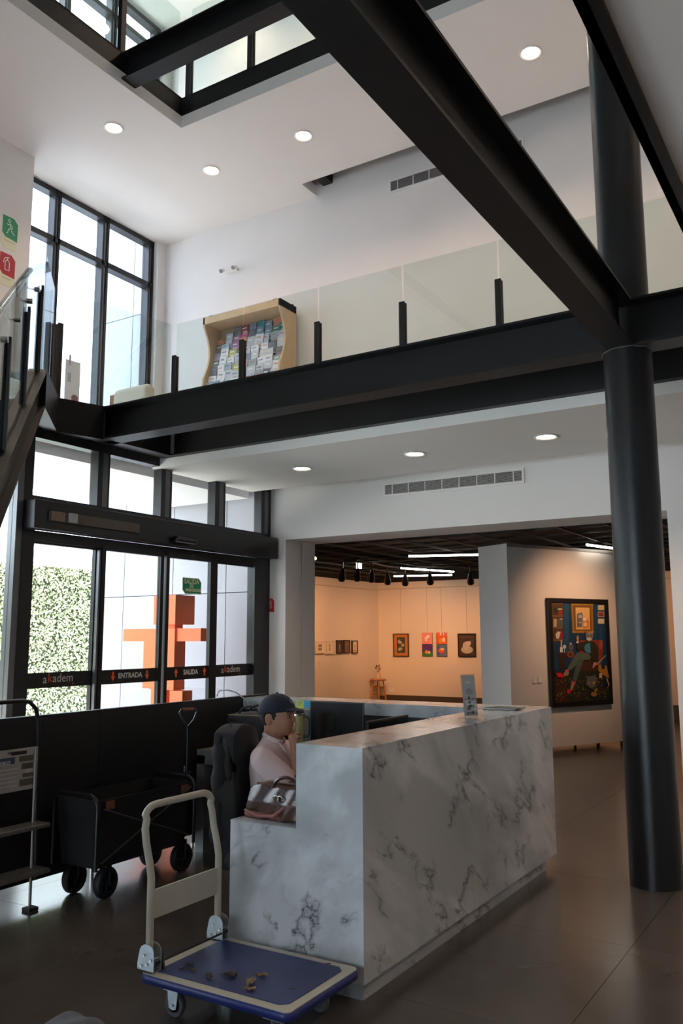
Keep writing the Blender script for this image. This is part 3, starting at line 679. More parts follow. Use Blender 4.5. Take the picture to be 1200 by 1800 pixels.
# ================================================================= gallery contents
def homog(src, dst):
    A = []
    for (x, y), (u, v) in zip(src, dst):
        A.append([x, y, 1, 0, 0, 0, -u*x, -u*y, -u]); A.append([0, 0, 0, x, y, 1, -v*x, -v*y, -v])
    h = np.linalg.svd(np.array(A))[2][-1]
    def f(p):
        w = h[6]*p[0]+h[7]*p[1]+h[8]; return ((h[0]*p[0]+h[1]*p[1]+h[2])/w, (h[3]*p[0]+h[4]*p[1]+h[5])/w)
    return f
FRB = mat('black_picture_frame', (0.012, 0.011, 0.012), 0.35, noise=0.1)
def picture(name, o, r, u, w, h, fw, fm, label, polys, cat='picture', group=None, deep=0.04, side=None):
    """framed picture: o is the lower left corner, r/u unit vectors, polys in 0..1"""
    o, r, u = Vector(o), Vector(r), Vector(u); n = r.cross(u)
    e = empty(name, o+r*w/2, label, cat, group)
    if fw > 0:
        b = B()
        for a0, b0, a1, b1 in ((0, 0, w, fw), (0, h-fw, w, h), (0, fw, fw, h-fw), (w-fw, fw, w, h-fw)): b.obox(o+r*a0+u*b0+n*0.002, r*(a1-a0), u*(b1-b0), n*deep)
        b.build('frame', fm, e)
        B().obox(o+r*fw+u*fw+n*0.002, r*(w-2*fw), u*(h-2*fw), n*(deep*0.6)).build('backing_board', FRB, e); z = deep*0.6+0.002
    else:
        B().obox(o+n*0.002, r*w, u*h, n*deep).build('canvas', side or FRB, e); z = deep+0.002
    art('print', [(c, [(fw+(w-2*fw)*a, fw+(h-2*fw)*b_) for a, b_ in p]) for c, p in polys], o+n*z, r, u, e)
    return e
# the large painting on the display wall
Hm = homog([(250, 200), (905, 205), (960, 1420), (300, 1455)], [(0, 1), (1, 1), (1, 0), (0, 0)])
def q(*pts): return [Hm(p) for p in pts]
def qe(cx, cy, rx, ry, n=12): return [Hm((cx+rx*math.cos(2*PI*i/n), cy+ry*math.sin(2*PI*i/n))) for i in range(n)]
def qr(a, b_, c, d): return q((a, b_), (c, b_), (c, d), (a, d))
BLU = (0.006, 0.035, 0.085)
pl = [(BLU, [(0, 0), (1, 0), (1, 1), (0, 1)]), ((0.012, 0.07, 0.14), qr(415, 202, 470, 840)), ((0.010, 0.055, 0.12), qr(780, 202, 812, 700)), ((0.012, 0.06, 0.125), qr(835, 480, 880, 960)),
      ((0.075, 0.035, 0.015), qr(255, 202, 402, 690))]
for y in (212, 370, 515, 672): pl.append(((0.20, 0.10, 0.035), qr(258, y-8, 405, y+8)))
pl += [((0.01, 0.03, 0.012), qe(310, 300, 24, 40)), ((0.30, 0.02, 0.02), qr(345, 292, 392, 360)), ((0.55, 0.50, 0.42), qr(338, 274, 390, 290)), ((0.45, 0.33, 0.18), qr(285, 405, 325, 505)), ((0.10, 0.09, 0.08), qr(335, 412, 400, 505)),
       ((0.6, 0.55, 0.45), qr(360, 402, 396, 412)), ((0.26, 0.015, 0.02), qr(335, 560, 400, 655)), ((0.6, 0.5, 0.42), q((310, 600), (335, 562), (372, 570), (350, 655), (318, 650))), ((0.5, 0.42, 0.33), qr(372, 672, 388, 760)),
       ((0.30, 0.14, 0.02), q((495, 205), (762, 205), (772, 578), (515, 582))), ((0.17, 0.075, 0.012), q((520, 235), (742, 235), (748, 550), (538, 556))), ((0.72, 0.43, 0.16), q((550, 258), (722, 258), (728, 532), (558, 536)))]
for k in range(9): pl.append(((0.42, 0.22, 0.04), qe(505+32*k, 218, 11, 10, 6))); pl.append(((0.42, 0.22, 0.04), qe(518+31*k, 566, 11, 9, 6)))
pl += [((0.16, 0.15, 0.14), q((565, 345), (585, 325), (600, 335), (628, 312), (640, 360), (632, 505), (568, 512))), ((0.42, 0.40, 0.37), qe(606, 372, 26, 20)), ((0.08, 0.075, 0.07), qr(576, 410, 600, 425)), ((0.35, 0.33, 0.31), qr(590, 440, 625, 455)), ((0.08, 0.075, 0.07), qr(575, 470, 610, 482)),
       ((0.62, 0.20, 0.05), q((640, 400), (660, 372), (690, 392), (716, 440), (714, 520), (640, 524))), ((0.80, 0.62, 0.42), qe(662, 405, 24, 24)), ((0.75, 0.50, 0.30), qe(668, 470, 22, 26))]
for y, c in ((255, (0.62, 0.55, 0.35)), (342, (0.20, 0.02, 0.025)), (428, (0.66, 0.56, 0.45))): pl += [((0.45, 0.36, 0.20), qr(822, y-34, 902, y+34)), (c, qr(830, y-24, 894, y+24)), ((0.30, 0.24, 0.15), qr(845, y+2, 882, y+7))]
pl += [((0.035, 0.017, 0.010), q((330, 830), (450, 832), (450, 880), (420, 890), (425, 1040), (360, 1040), (355, 890), (330, 880))), ((0.62, 0.58, 0.50), qr(362, 760, 396, 826)), ((0.55, 0.62, 0.66), qe(416, 755, 18, 26)), ((0.55, 0.62, 0.66), qr(412, 770, 418, 832)), ((0.10, 0.09, 0.10), qe(495, 760, 30, 45)), ((0.4, 0.36, 0.33), qe(490, 715, 13, 16)),
       ((0.22, 0.035, 0.02), q((600, 680), (640, 668), (880, 668), (885, 800), (850, 1010), (600, 1060), (585, 900))), ((0.35, 0.07, 0.03), qe(860, 725, 24, 60)), ((0.35, 0.07, 0.03), qe(625, 715, 20, 45)), ((0.06, 0.02, 0.012), q((590, 920), (760, 900), (830, 1000), (820, 1110), (600, 1110))), ((0.25, 0.06, 0.03), qe(488, 850, 42, 44)), ((0.08, 0.025, 0.015), qe(488, 852, 24, 26)),
       ((0.016, 0.022, 0.016), q((300, 1060), (960, 1060), (960, 1420), (300, 1455))), ((0.05, 0.018, 0.010), q((300, 1120), (430, 1100), (450, 1450), (300, 1455)))]
rg = random.Random(3)
for i in range(150):
    x = rg.uniform(310, 945); y = rg.uniform(1120, 1425); c = rg.choice([(0.22, 0.10, 0.015), (0.25, 0.03, 0.03), (0.10, 0.13, 0.06), (0.05, 0.09, 0.06), (0.30, 0.18, 0.05)]); pl.append((c, qe(x, y, rg.uniform(4, 13), rg.uniform(4, 11), 5)))
pl += [((0.028, 0.022, 0.012), q((575, 700), (640, 690), (690, 680), (770, 690), (820, 760), (820, 960), (760, 1000), (720, 840), (640, 800), (560, 790), (555, 705))), ((0.05, 0.20, 0.28), q((665, 720), (718, 705), (728, 835), (660, 820), (650, 760))), ((0.45, 0.20, 0.13), q((553, 640), (562, 612), (582, 618), (582, 680), (558, 690))), ((0.6, 0.58, 0.55), qr(552, 685, 580, 708)),
       ((0.17, 0.15, 0.13), q((662, 545), (690, 585), (722, 582), (752, 535), (760, 620), (742, 672), (700, 690), (668, 660), (662, 600))), ((0.50, 0.27, 0.22), q((728, 585), (750, 545), (748, 590))), ((0.50, 0.46, 0.42), qe(708, 655, 30, 20)), ((0.05, 0.05, 0.03), qe(690, 612, 9, 7, 8)), ((0.05, 0.05, 0.03), qe(732, 612, 9, 7, 8)), ((0.34, 0.30, 0.27), qr(700, 570, 716, 600)),
       ((0.085, 0.115, 0.10), q((560, 830), (700, 830), (730, 880), (700, 920), (590, 925), (520, 1020), (455, 1060), (440, 1030), (510, 900))), ((0.065, 0.09, 0.08), q((600, 900), (560, 930), (500, 1180), (545, 1195), (590, 1060), (640, 920))), ((0.6, 0.08, 0.10), q((412, 1050), (450, 1035), (465, 1075), (425, 1090))), ((0.34, 0.21, 0.12), q((400, 1075), (462, 1070), (455, 1110), (398, 1125))), ((0.62, 0.012, 0.03), q((305, 1085), (370, 1080), (402, 1125), (390, 1142), (330, 1135))),
       ((0.6, 0.08, 0.10), q((495, 1185), (545, 1195), (535, 1225), (492, 1215))), ((0.34, 0.21, 0.12), q((490, 1215), (532, 1225), (505, 1290), (475, 1290))), ((0.62, 0.012, 0.03), q((440, 1300), (475, 1285), (505, 1290), (470, 1335), (440, 1338))), ((0.5, 0.26, 0.17), q((760, 950), (800, 950), (790, 985), (755, 1020), (745, 1025))), ((0.45, 0.36, 0.14), q((795, 975), (905, 855), (912, 862), (802, 985))),
       ((0.10, 0.11, 0.11), q((680, 1130), (750, 1120), (780, 1105), (800, 1180), (780, 1260), (720, 1275), (670, 1230))), ((0.55, 0.22, 0.02), qe(762, 1205, 12, 18)), ((0.35, 0.12, 0.05), qe(705, 1205, 14, 14)), ((0.40, 0.17, 0.02), q((820, 985), (850, 975), (862, 1040), (895, 1030), (900, 985), (918, 990), (950, 1150), (880, 1110), (815, 1050))), ((0.55, 0.40, 0.25), qr(830, 1085, 865, 1145)), ((0.01, 0.015, 0.05), q((880, 1130), (905, 1125), (950, 1235), (900, 1240))), ((0.45, 0.32, 0.2), q((912, 1140), (930, 1150), (955, 1240), (945, 1250))),
       ((0.30, 0.16, 0.02), qe(765, 1350, 38, 30)), ((0.30, 0.17, 0.05), q((770, 1300), (800, 1260), (806, 1290), (780, 1340)))]
po = PA+d1*0.693+Vector((0, 0, 0.628))-d2*0.0
picture('cat_painting', po-d2*0.002, d1, (0, 0, 1), 1.216, 1.515, 0.062, FRB, 'large black-framed painting of a suited cat sitting cross-legged in an armchair', pl, 'painting', deep=0.055)
for k in range(2):
    e = B().obox(PA+d1*(0.39+0.10*k)-d2*0.008+Vector((0, 0, 0.97)), d1*0.07, -d2*0.008, (0, 0, 0.075)).build('wall_socket', TRIM); tag(e, ['left', 'right'][k]+' one of two white wall sockets low beside the cat painting', 'socket')

# small pictures, left wall of the gallery
LW = lambda y, z: (GX0+0.002, y, z)
r_, u_ = (0, 1, 0), (0, 0, 1)
DKW = mat('dark_wood_frame', (0.05, 0.025, 0.012), 0.45, noise=0.2, nscale=30); LTW = mat('pale_frame', (0.70, 0.62, 0.50), 0.5, noise=0.05); ORW = mat('carved_orange_wood', (0.36, 0.14, 0.04), 0.45, noise=0.25, nscale=25)
full = [(0, 0), (1, 0), (1, 1), (0, 1)]
picture('framed_picture', LW(14.60, 1.27), r_, u_, 0.32, 0.25, 0.025, LTW, 'pale-framed print half hidden by the gallery door jamb', [((0.75, 0.68, 0.58), full), ((0.2, 0.18, 0.15), rect(.35, .3, .65, .7))], group='small prints on the left gallery wall')
picture('framed_picture', LW(14.97, 1.27), r_, u_, 0.32, 0.25, 0.022, LTW, 'pale-framed print with four small dark figures on the gallery wall', [((0.78, 0.70, 0.6), full), ((0.15, 0.13, 0.11), rect(.28, .52, .47, .82)), ((0.15, 0.13, 0.11), rect(.53, .52, .74, .82)), ((0.15, 0.13, 0.11), rect(.28, .18, .47, .46)), ((0.15, 0.13, 0.11), rect(.53, .18, .74, .46))], group='small prints on the left gallery wall')
picture('framed_picture', LW(15.35, 1.25), r_, u_, 0.31, 0.28, 0.028, LTW, 'pale-framed print with one narrow grey figure on the gallery wall', [((0.82, 0.74, 0.62), full), ((0.3, 0.27, 0.24), rect(.42, .18, .6, .82)), ((0.7, 0.6, .5), rect(.46, .4, .56, .6))], group='small prints on the left gallery wall')
picture('framed_picture', LW(15.79, 1.255), r_, u_, 0.235, 0.29, 0.018, DKW, 'very dark framed print with a pale upright figure on the gallery wall', [((0.05, 0.045, 0.045), full), ((0.35, 0.3, 0.28), rect(.42, .25, .62, .72)), ((0.18, 0.16, 0.15), rect(.2, .1, .8, .2))], group='small prints on the left gallery wall')
picture('framed_picture', LW(16.09, 1.262), r_, u_, 0.24, 0.285, 0.018, DKW, 'brown framed print with a blue seated figure on the gallery wall', [((0.18, 0.11, 0.07), full), ((0.10, 0.12, 0.2), rect(.35, .12, .72, .6)), ((0.3, 0.2, 0.13), rect(.42, .6, .62, .8))], group='small prints on the left gallery wall')
picture('framed_picture', LW(16.43, 1.25), r_, u_, 0.235, 0.285, 0.02, DKW, 'dark-framed pale picture nearest the gallery corner', [((0.80, 0.62, 0.46), full), ((0.45, 0.2, 0.14), rect(.15, .1, .85, .22)), ((0.6, 0.4, .3), rect(.45, .3, .7, .7))], group='small prints on the left gallery wall')
# back wall
r_ = (1, 0, 0); BW = lambda x, z: (x, 17.698, z)
picture('framed_picture', BW(-9.545, 1.16), r_, u_, 0.40, 0.525, 0.018, DKW, 'orange wooden framed picture of white storks on dark green', [((0.50, 0.19, 0.05), full), ((0.05, 0.06, 0.035), rect(.2, .13, .8, .87)), ((0.45, 0.42, 0.36), ell(.42, .66, .14, .1)), ((0.40, 0.38, 0.33), ell(.62, .5, .12, .08)), ((0.42, 0.40, 0.35), ell(.45, .3, .16, .09)), ((0.03, 0.03, 0.02), ell(.5, .72, .1, .03)), ((0.03, 0.03, 0.02), ell(.55, .25, .12, .03)), ((0.35, 0.12, 0.04), rect(.52, .36, .56, .6))])
picture('canvas_print', BW(-8.805, 1.447), r_, u_, 0.26, 0.258, 0, None, 'pink square canvas, upper left of the four bright canvases', [((0.85, 0.28, 0.30), full), ((0.9, 0.85, 0.85), ell(.42, .45, .16, .2)), ((0.9, 0.85, 0.85), ell(.62, .66, .15, .14)), ((0.15, 0.25, 0.4), ell(.6, .4, .05, .06)), ((0.8, 0.5, 0.2), ell(.35, .42, .06, .1))], group='four bright square canvases', deep=0.02)
picture('canvas_print', BW(-8.442, 1.447), r_, u_, 0.26, 0.258, 0, None, 'orange and red square canvas, upper right of the four bright canvases', [((0.82, 0.14, 0.03), full), ((0.88, 0.84, 0.8), rect(.36, .76, .95, 1)), ((0.75, 0.02, 0.02), rect(.52, .76, .64, 1)), ((0.75, 0.02, 0.02), rect(.78, .76, .9, 1)), ((0.88, 0.80, 0.7), ell(.72, .36, .14, .2)), ((0.8, 0.35, 0.05), ell(.42, .3, .15, .2)), ((0.5, 0.04, 0.02), rect(.0, .0, .1, .8))], group='four bright square canvases', deep=0.02)
picture('canvas_print', BW(-8.805, 1.167), r_, u_, 0.262, 0.268, 0, None, 'purple and green square canvas, lower left of the four bright canvases', [((0.10, 0.03, 0.20), full), ((0.05, 0.20, 0.05), rect(0, 0, 1, .35)), ((0.75, 0.32, 0.05), ell(.42, .38, .15, .15)), ((0.75, 0.65, 0.55), ell(.68, .34, .11, .13))], group='four bright square canvases', deep=0.02)
picture('canvas_print', BW(-8.445, 1.167), r_, u_, 0.262, 0.268, 0, None, 'blue square canvas with orange fish, lower right of the four bright canvases', [((0.10, 0.20, 0.36), full), ((0.05, 0.08, 0.25), rect(.1, .1, .3, .9)), ((0.75, 0.12, 0.02), ell(.5, .5, .26, .2)), ((0.85, 0.6, 0.45), ell(.56, .62, .18, .1)), ((0.28, 0.10, 0.25), ell(.65, .25, .25, .1)), ((0.75, 0.12, 0.02), [(.2, .3), (.4, .5), (.2, .7)])], group='four bright square canvases', deep=0.02)
picture('framed_picture', BW(-7.905, 1.17), r_, u_, 0.425, 0.51, 0.022, FRB, 'dark picture with a heap of white cloth on the gallery back wall', [((0.06, 0.035, 0.025), full), ((0.5, 0.46, 0.40), ell(.5, .28, .38, .18)), ((0.55, 0.51, 0.45), ell(.45, .46, .22, .2)), ((0.60, 0.56, 0.50), ell(.6, .6, .16, .14)), ((0.04, 0.03, 0.03), ell(.55, .75, .25, .08)), ((0.12, 0.06, 0.03), rect(.0, .85, 1, .9)), ((0.10, 0.06, 0.04), ell(.8, .7, .12, .05))])
for x, l in ((-9.6, 'below the stork picture'), (-8.93, 'left of the four bright canvases'), (-7.97, 'below the white cloth picture'), (-7.35, 'at the edge of the display wall')):
    tag(B().box(x, x+0.06, 17.692, 17.70, 1.02, 1.10).build('caption_card', SC), 'small pale caption card '+l, 'card', 'caption cards under the pictures on the back wall')
for i, y in enumerate((15.15, 15.6, 15.95, 16.3)):
    tag(B().box(GX0, GX0+0.008, y, y+0.06, 1.02, 1.09).build('caption_card', SC), ['first', 'second', 'third', 'fourth'][i]+' small caption card from the left under the left wall prints', 'card', 'caption cards under the prints on the left wall')
for x, z in ((-9.34, 2.6), (-8.66, 2.6), (-8.31, 2.6)): pass
tag(B().box(-9.69, -9.555, 17.69, 17.70, 0.335, 0.425, bev=0.004).build('wall_socket', TRIM), 'white double wall socket beside the wooden stool', 'socket')
# hanging wires
for (x0, zt, l) in ((-9.35, 1.685, 'the stork picture'), (-8.67, 1.705, 'the pink canvas'), (-8.31, 1.705, 'the orange and red canvas'), (-7.69, 1.68, 'the white cloth picture')):
    tag(B().tube([(x0, 17.69, 2.73), (x0, 17.69, zt)], 0.0018, 5).build('hanging_wire', FRAMEL), 'thin picture wire above '+l, 'wire', 'picture wires on the back wall')
# stool with vase
WOOD = mat('turned_pine', (0.42, 0.19, 0.07), 0.45, noise=0.15, nscale=12)
sx, sy = -9.75, 17.30
e = empty('wooden_stool', (sx, sy, 0), 'tall three-rung wooden stool in the gallery corner holding a vase', 'stool')
sbuild(B().lathe([(0.0, 0.615), (0.17, 0.615), (0.185, 0.63), (0.185, 0.645), (0.17, 0.655), (0.0, 0.655)], (sx, sy, 0), 24), 'seat', WOOD, e)
legs = []
for a in (0.6, 2.17, 3.74, 5.31):
    t = Vector((sx+0.11*math.cos(a), sy+0.11*math.sin(a), 0.62)); f_ = Vector((sx+0.20*math.cos(a), sy+0.20*math.sin(a), 0)); legs.append((t, f_))
    sbuild(B().tube([f_, f_.lerp(t, .3), f_.lerp(t, .6), t], [0.013, 0.018, 0.019, 0.015], 10), 'leg', WOOD, e)
for k, hgt in ((0, .45), (0, .75)):
    for i in range(4):
        (t0, f0), (t1, f1) = legs[i], legs[(i+1) % 4]; sbuild(B().tube([f0.lerp(t0, hgt+.03*(i % 2)), f1.lerp(t1, hgt+.03*(i % 2))], 0.009, 8), 'rung', WOOD, e)
e = empty('flower_vase', (sx, sy, 0.657), 'small cream vase with dry dark blossoms on the wooden stool', 'vase')
sbuild(B().lathe([(0.0, 0.658), (0.035, 0.658), (0.045, 0.69), (0.04, 0.74), (0.028, 0.79), (0.032, 0.80), (0.026, 0.80), (0.024, 0.78), (0.0, 0.70)], (sx, sy, 0), 20), 'vase_body', mat('cream_ceramic', (0.62, 0.52, 0.33), 0.35, noise=0.05), e)
for k in range(7):
    a = k*0.9; p = Vector((sx+0.07*math.cos(a)*(0.5+.1*k), sy+0.05*math.sin(a), 0.86+0.022*(k % 4)+0.01*k)); 
    B().tube([(sx, sy, 0.75), (sx+0.01*math.cos(a), sy, 0.80), p], 0.0025, 5).build('flower_stem', mat('dry_stem', (0.16, 0.13, 0.05), 0.7, noise=0.1), e)
    sbuild(B().lathe([(0.0, -0.012), (0.018, -0.008), (0.024, 0.004), (0.012, 0.014), (0.0, 0.012)], p, 8, ax=(0.3*math.cos(a), .3, 1)), 'blossom', mat('dried_blossom', (0.20, 0.10, 0.06), 0.7, noise=0.3, nscale=60), e)
# gallery lights
WHT = mat('led_tube_lens', (1, 1, 1), 0.5, emit=(1.0, 0.94, 0.82), estr=9)
for (a, c), l in ((((-6.425, 12.466), (-5.2, 12.91)), 'long white tube light nearest the opening under the black ceiling'), (((-7.666, 14.553), (-7.2, 15.95)), 'short slanting white tube light in the middle of the gallery ceiling'),
                  (((-8.83, 16.411), (-7.6, 16.75)), 'white tube light farthest back under the gallery ceiling'), (((-3.448, 12.362), (-3.1, 13.6)), 'white tube light above the display wall')):
    a, c = Vector((*a, 2.93)), Vector((*c, 2.93)); e = empty('tube_light', (a+c)/2, l, 'ceiling light'); d = (c-a).normalized()
    B().tube([a+Vector((0, 0, 0.022)), c+Vector((0, 0, 0.022))], 0.022, 8).build('housing', BLKMET, e); sbuild(B().tube([a, c], 0.020, 10), 'lens', WHT, e)
    for t in (0.1, 0.9): p = a.lerp(c, t); B().cyl(p+Vector((0, 0, 0.03)), p+Vector((0, 0, 0.06)), 0.002, n=5).build('suspension_wire', BLKMET, e)
tk = [(-10.6+0.9, 15.6, 2.95, 'left'), (-9.68, 16.3, 3.0, 'x'), (-9.33, 16.3, 2.97, 'x'), (-8.93, 16.3, 2.93, 'x'), (-8.48, 16.3, 2.9, 'x'), (-7.9, 16.3, 2.9, 'x'), (-6.99, 16.3, 2.86, 'x')]

names = ['first', 'second', 'third', 'fourth', 'fifth', 'sixth', 'seventh', 'eighth']
tx = [(-10.07, 'a'), (-9.68, 'a'), (-9.33, 'a'), (-8.93, 'a'), (-8.48, 'b'), (-7.9, 'b'), (-6.99, 'b')]
gal_pts = [(-8.09, 13.08), (-7.87, 13.25), (-7.80, 13.64), (-7.92, 14.45), (-7.78, 14.93), (-7.24, 14.93), (-6.59, 15.37)]
e = empty('lighting_track', (-8.4, 15, 2.99), 'black lighting track carrying spotlights under the gallery ceiling', 'lighting track')
B().tube([(x_, y_, 2.972) for x_, y_ in gal_pts], 0.016, 6).build('track_rail', BLKMET, e)
tgt = [(GX0, 14.9, 1.4), (GX0, 15.5, 1.4), (GX0, 16.2, 1.4), (-9.5, 17.7, 1.4), (-9.35, 17.7, 1.3), (-8.4, 17.7, 1.4), (-7.2, 17.7, 1.4)]
for i, ((x, y), t) in enumerate(zip(gal_pts, tgt)):
    p = Vector((x, y, 2.957)); d = (Vector(t)-p); d.z *= 0.9; d.normalize(); h = p+Vector((0, 0, -0.17))
    e = empty('track_spotlight', p, names[i]+' black track spotlight from the left under the gallery ceiling', 'spotlight', 'track spotlights of the gallery')
    B().cyl(p, p+Vector((0, 0, -0.17)), 0.013, n=8).build('swivel_arm', BLKMET, e)
    d2_ = (d+Vector((0, 0, -0.9))).normalized()
    sbuild(B().lathe([(0.0, -0.06), (0.028, -0.055), (0.040, 0.0), (0.066, 0.10), (0.070, 0.16), (0.060, 0.185), (0.0, 0.18)], h, 16, ax=d2_), 'lamp_head', BLKMET, e)
    light('track_lamp', 'SPOT', h+d*0.2, 58, (1.0, 0.44, 0.17), spot_size=math.radians(78), spot_blend=1.0, shadow_soft_size=0.05, aim=t)
e = empty('track_spotlight', (-8.85, 11.9, 2.97), 'lit spotlight with glowing orange mouth at the left of the gallery opening', 'spotlight')
p = Vector((-7.62, 11.45, 2.93)); e.location = p+Vector((0, 0, 0.05))
B().cyl(p+Vector((0, 0, 0.08)), p, 0.012, n=8).build('swivel_arm', BLKMET, e)
dd = Vector((0.30, -0.6, -0.75)).normalized(); sbuild(B().lathe([(0.0, -0.10), (0.045, -0.09), (0.05, 0.08), (0.044, 0.085), (0.044, 0.07)], p, 18, ax=dd), 'lamp_head', BLKMET, e)
sbuild(B().lathe([(0.0, 0.072), (0.043, 0.070), (0.043, 0.066), (0, 0.066)], p, 18, ax=dd), 'lens', mat('hot_lens', (1, 1, 1), 0.5, emit=(1.0, 0.55, 0.2), estr=9), e)
e = empty('cylinder_light', (-8.2, 13.85, 2.93), 'short glowing white cylinder lamp under the gallery ceiling', 'ceiling light')
B().cyl((-8.2, 13.85, 3.04), (-8.2, 13.85, 3.13), 0.052, n=16).build('cap', BLKMET, e); sbuild(B().cyl((-8.2, 13.85, 2.90), (-8.2, 13.85, 3.04), 0.05, n=20), 'glow_body', WHT, e)
# warm fill of the gallery's own wall washers further in
for x, y, t in ((-5.4, 15.3, (-5.6, 17.7, 1.4)), (-3.6, 15.3, (-3.4, 17.7, 1.4)), (-8.6, 11.2, (GX0, 12.5, 1.2)), (-1.6, 15.3, (-1.4, 17.7, 1.4))):
    light('track_lamp', 'SPOT', (x, y, 2.85), 58, (1.0, 0.44, 0.17), spot_size=math.radians(95), spot_blend=1.0, shadow_soft_size=0.05, aim=t)
light('track_lamp', 'SPOT', PA+d1*1.35+Vector((1.35, -0.9, 2.82)), 75, (1.0, 0.58, 0.34), spot_size=math.radians(85), spot_blend=1.0, shadow_soft_size=0.05, aim=PA+d1*1.2+Vector((0, 0, 1.75)))
# ================================================================= mezzanine furniture
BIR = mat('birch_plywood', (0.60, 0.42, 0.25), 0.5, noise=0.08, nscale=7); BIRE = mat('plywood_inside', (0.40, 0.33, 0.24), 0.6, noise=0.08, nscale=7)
KX0, KX1, KY0, KY1, KZ = -7.56, -6.24, 8.56, 8.93, 6.0
ck = empty('magazine_rack', ((KX0+KX1)/2, 8.8, 3.93), 'birch plywood magazine rack with wavy sides full of booklets on the mezzanine', 'magazine rack')
def side_prof():
    pts = [(KY1, 3.93), (KY1, KZ), (KY0, KZ), (KY0, KZ-0.12)]
    for i in range(1, 15):
        t = i/14; z = KZ-0.12-t*0.95; pts.append((KY0+0.135*math.sin(PI*min(t*1.25, 1))**1.0*(1-0.15*t), z))
    pts += [(KY0-0.04, 4.7), (KY0-0.06, 3.93)]
    return pts
for x in (KX0, KX1-0.03): B().prism(side_prof(), (x, 0, 0), (0, 1, 0), (0, 0, 1), (0.03, 0, 0)).build('side_panel', BIR, ck)
B().box(KX0, KX1, KY0, KY1, KZ-0.10, KZ).build('top_panel', BIR, ck)
B().box(KX0+0.03, KX1-0.03, KY1-0.03, KY1, 4.0, KZ-0.1).build('back_panel', BIRE, ck)
for x, y in ((KX0+0.1, KY0+0.05), (KX1-0.12, KY0+0.05), (KX1-0.05, KY1-0.05)):
    B().box(x-0.04, x+0.03, y-0.014, y+0.014, KZ, KZ+0.004).cyl((x-0.03, y, KZ+0.018), (x-0.01, y, KZ+0.018), 0.014, n=12).cyl((x+0.01, y, KZ+0.018), (x+0.03, y, KZ+0.018), 0.014, n=12).build('caster', RUBBER, ck)
pal = [((0.12, 0.13, 0.15), 'charcoal'), ((0.55, 0.56, 0.60), 'pale grey'), ((0.75, 0.75, 0.78), 'white'), ((0.20, 0.28, 0.42), 'slate blue'), ((0.45, 0.55, 0.70), 'light blue'), ((0.42, 0.18, 0.36), 'mauve'), ((0.60, 0.22, 0.12), 'terracotta'),
       ((0.02, 0.22, 0.28), 'teal'), ((0.28, 0.02, 0.03), 'dark red'), ((0.70, 0.04, 0.25), 'pink'), ((0.06, 0.20, 0.13), 'green'), ((0.30, 0.38, 0.42), 'grey-blue'), ((0.45, 0.45, 0.12), 'olive'), ((0.65, 0.35, 0.28), 'salmon')]
rb = random.Random(11)
rows = 8; words = ['top', 'second', 'third', 'fourth', 'fifth', 'sixth', 'seventh', 'eighth']; wn_ = ['first', 'second', 'third', 'fourth', 'fifth', 'sixth', 'seventh', 'eighth', 'ninth', 'tenth']
fixed = {(0, 3): 8, (0, 5): 7, (0, 7): 6, (0, 8): 10, (0, 6): 3, (1, 2): 5, (1, 3): 9, (1, 4): 0, (1, 0): 6, (1, 7): 10, (1, 8): 7, (1, 1): 4, (2, 2): 5, (2, 3): 6, (2, 5): 2, (2, 0): 0, (2, 1): 4, (3, 0): 3, (3, 1): 2, (3, 2): 12, (4, 2): 2, (4, 1): 2, (5, 0): 0, (5, 1): 2, (5, 4): 13, (5, 3): 12, (6, 1): 2}
for r in range(rows):
    zb = 5.71-0.118*r; yb = 8.862-0.037*r
    B().box(KX0+0.03, KX1-0.03, yb-0.032, yb-0.026, zb-0.018, zb-0.002).box(KX0+0.03, KX1-0.03, yb-0.03, yb+0.004, zb-0.018, zb-0.010).build('rack_pocket', mat('clear_acrylic_rail', (0.45, 0.45, 0.45), 0.2, noise=0.02), ck)
    n = 9; xo = KX0+0.045
    for k in range(n):
        w = rb.uniform(0.112, 0.142); hgt = rb.uniform(0.145, 0.215); x = KX0+0.045+k*0.136+rb.uniform(-0.016, 0.016); x = min(max(x, KX0+.04), KX1-.05-w)
        ci = fixed.get((r, k), rb.choice([0, 1, 2, 3, 4, 11, 1, 2, 4])); c, cn = pal[ci]
        if r == 0 and k < 2: continue
        if r == 0 and k < 3: c, cn = ((0.20, 0.20, 0.20), 'dark grey')
        b = B(); t = rb.uniform(0.004, 0.012)
        b.box(0, w, -t, 0, 0, hgt, c=c)
        acc = rb.choice([(0.8, 0.8, 0.8), (0.5, 0.2, 0.15), (0.15, 0.2, 0.3), (0.75, 0.7, 0.6)]) if ci not in (2,) else rb.choice([(0.25, 0.3, 0.45), (0.3, 0.3, 0.32), (0.6, 0.3, 0.25)])
        b.add([(w*.15, -t-.0006, hgt*.72), (w*.7, -t-.0006, hgt*.72), (w*.7, -t-.0006, hgt*.82), (w*.15, -t-.0006, hgt*.82)], [(0, 1, 2, 3)], acc)
        if rb.random() < .6: b.add([(w*.2, -t-.0006, hgt*.15), (w*.85, -t-.0006, hgt*.12), (w*.8, -t-.0006, hgt*.5), (w*.25, -t-.0006, hgt*.55)], [(0, 1, 2, 3)], tuple(0.5*(a+d_) for a, d_ in zip(c, acc)))
        o = b.build('booklet', PRINT, None, origin=(0, 0, 0), fixn=False)
        o.location = (x, yb-0.003-0.006*(k % 2), zb-0.004+rb.uniform(0, .02)); o.rotation_euler = (math.radians(-5.5), rb.uniform(-.11, .11), 0)
        tag(o, '%s booklet in the %s row of the magazine rack, %s from the left' % (cn, words[r], wn_[k]), 'booklet', 'booklets in the magazine rack')
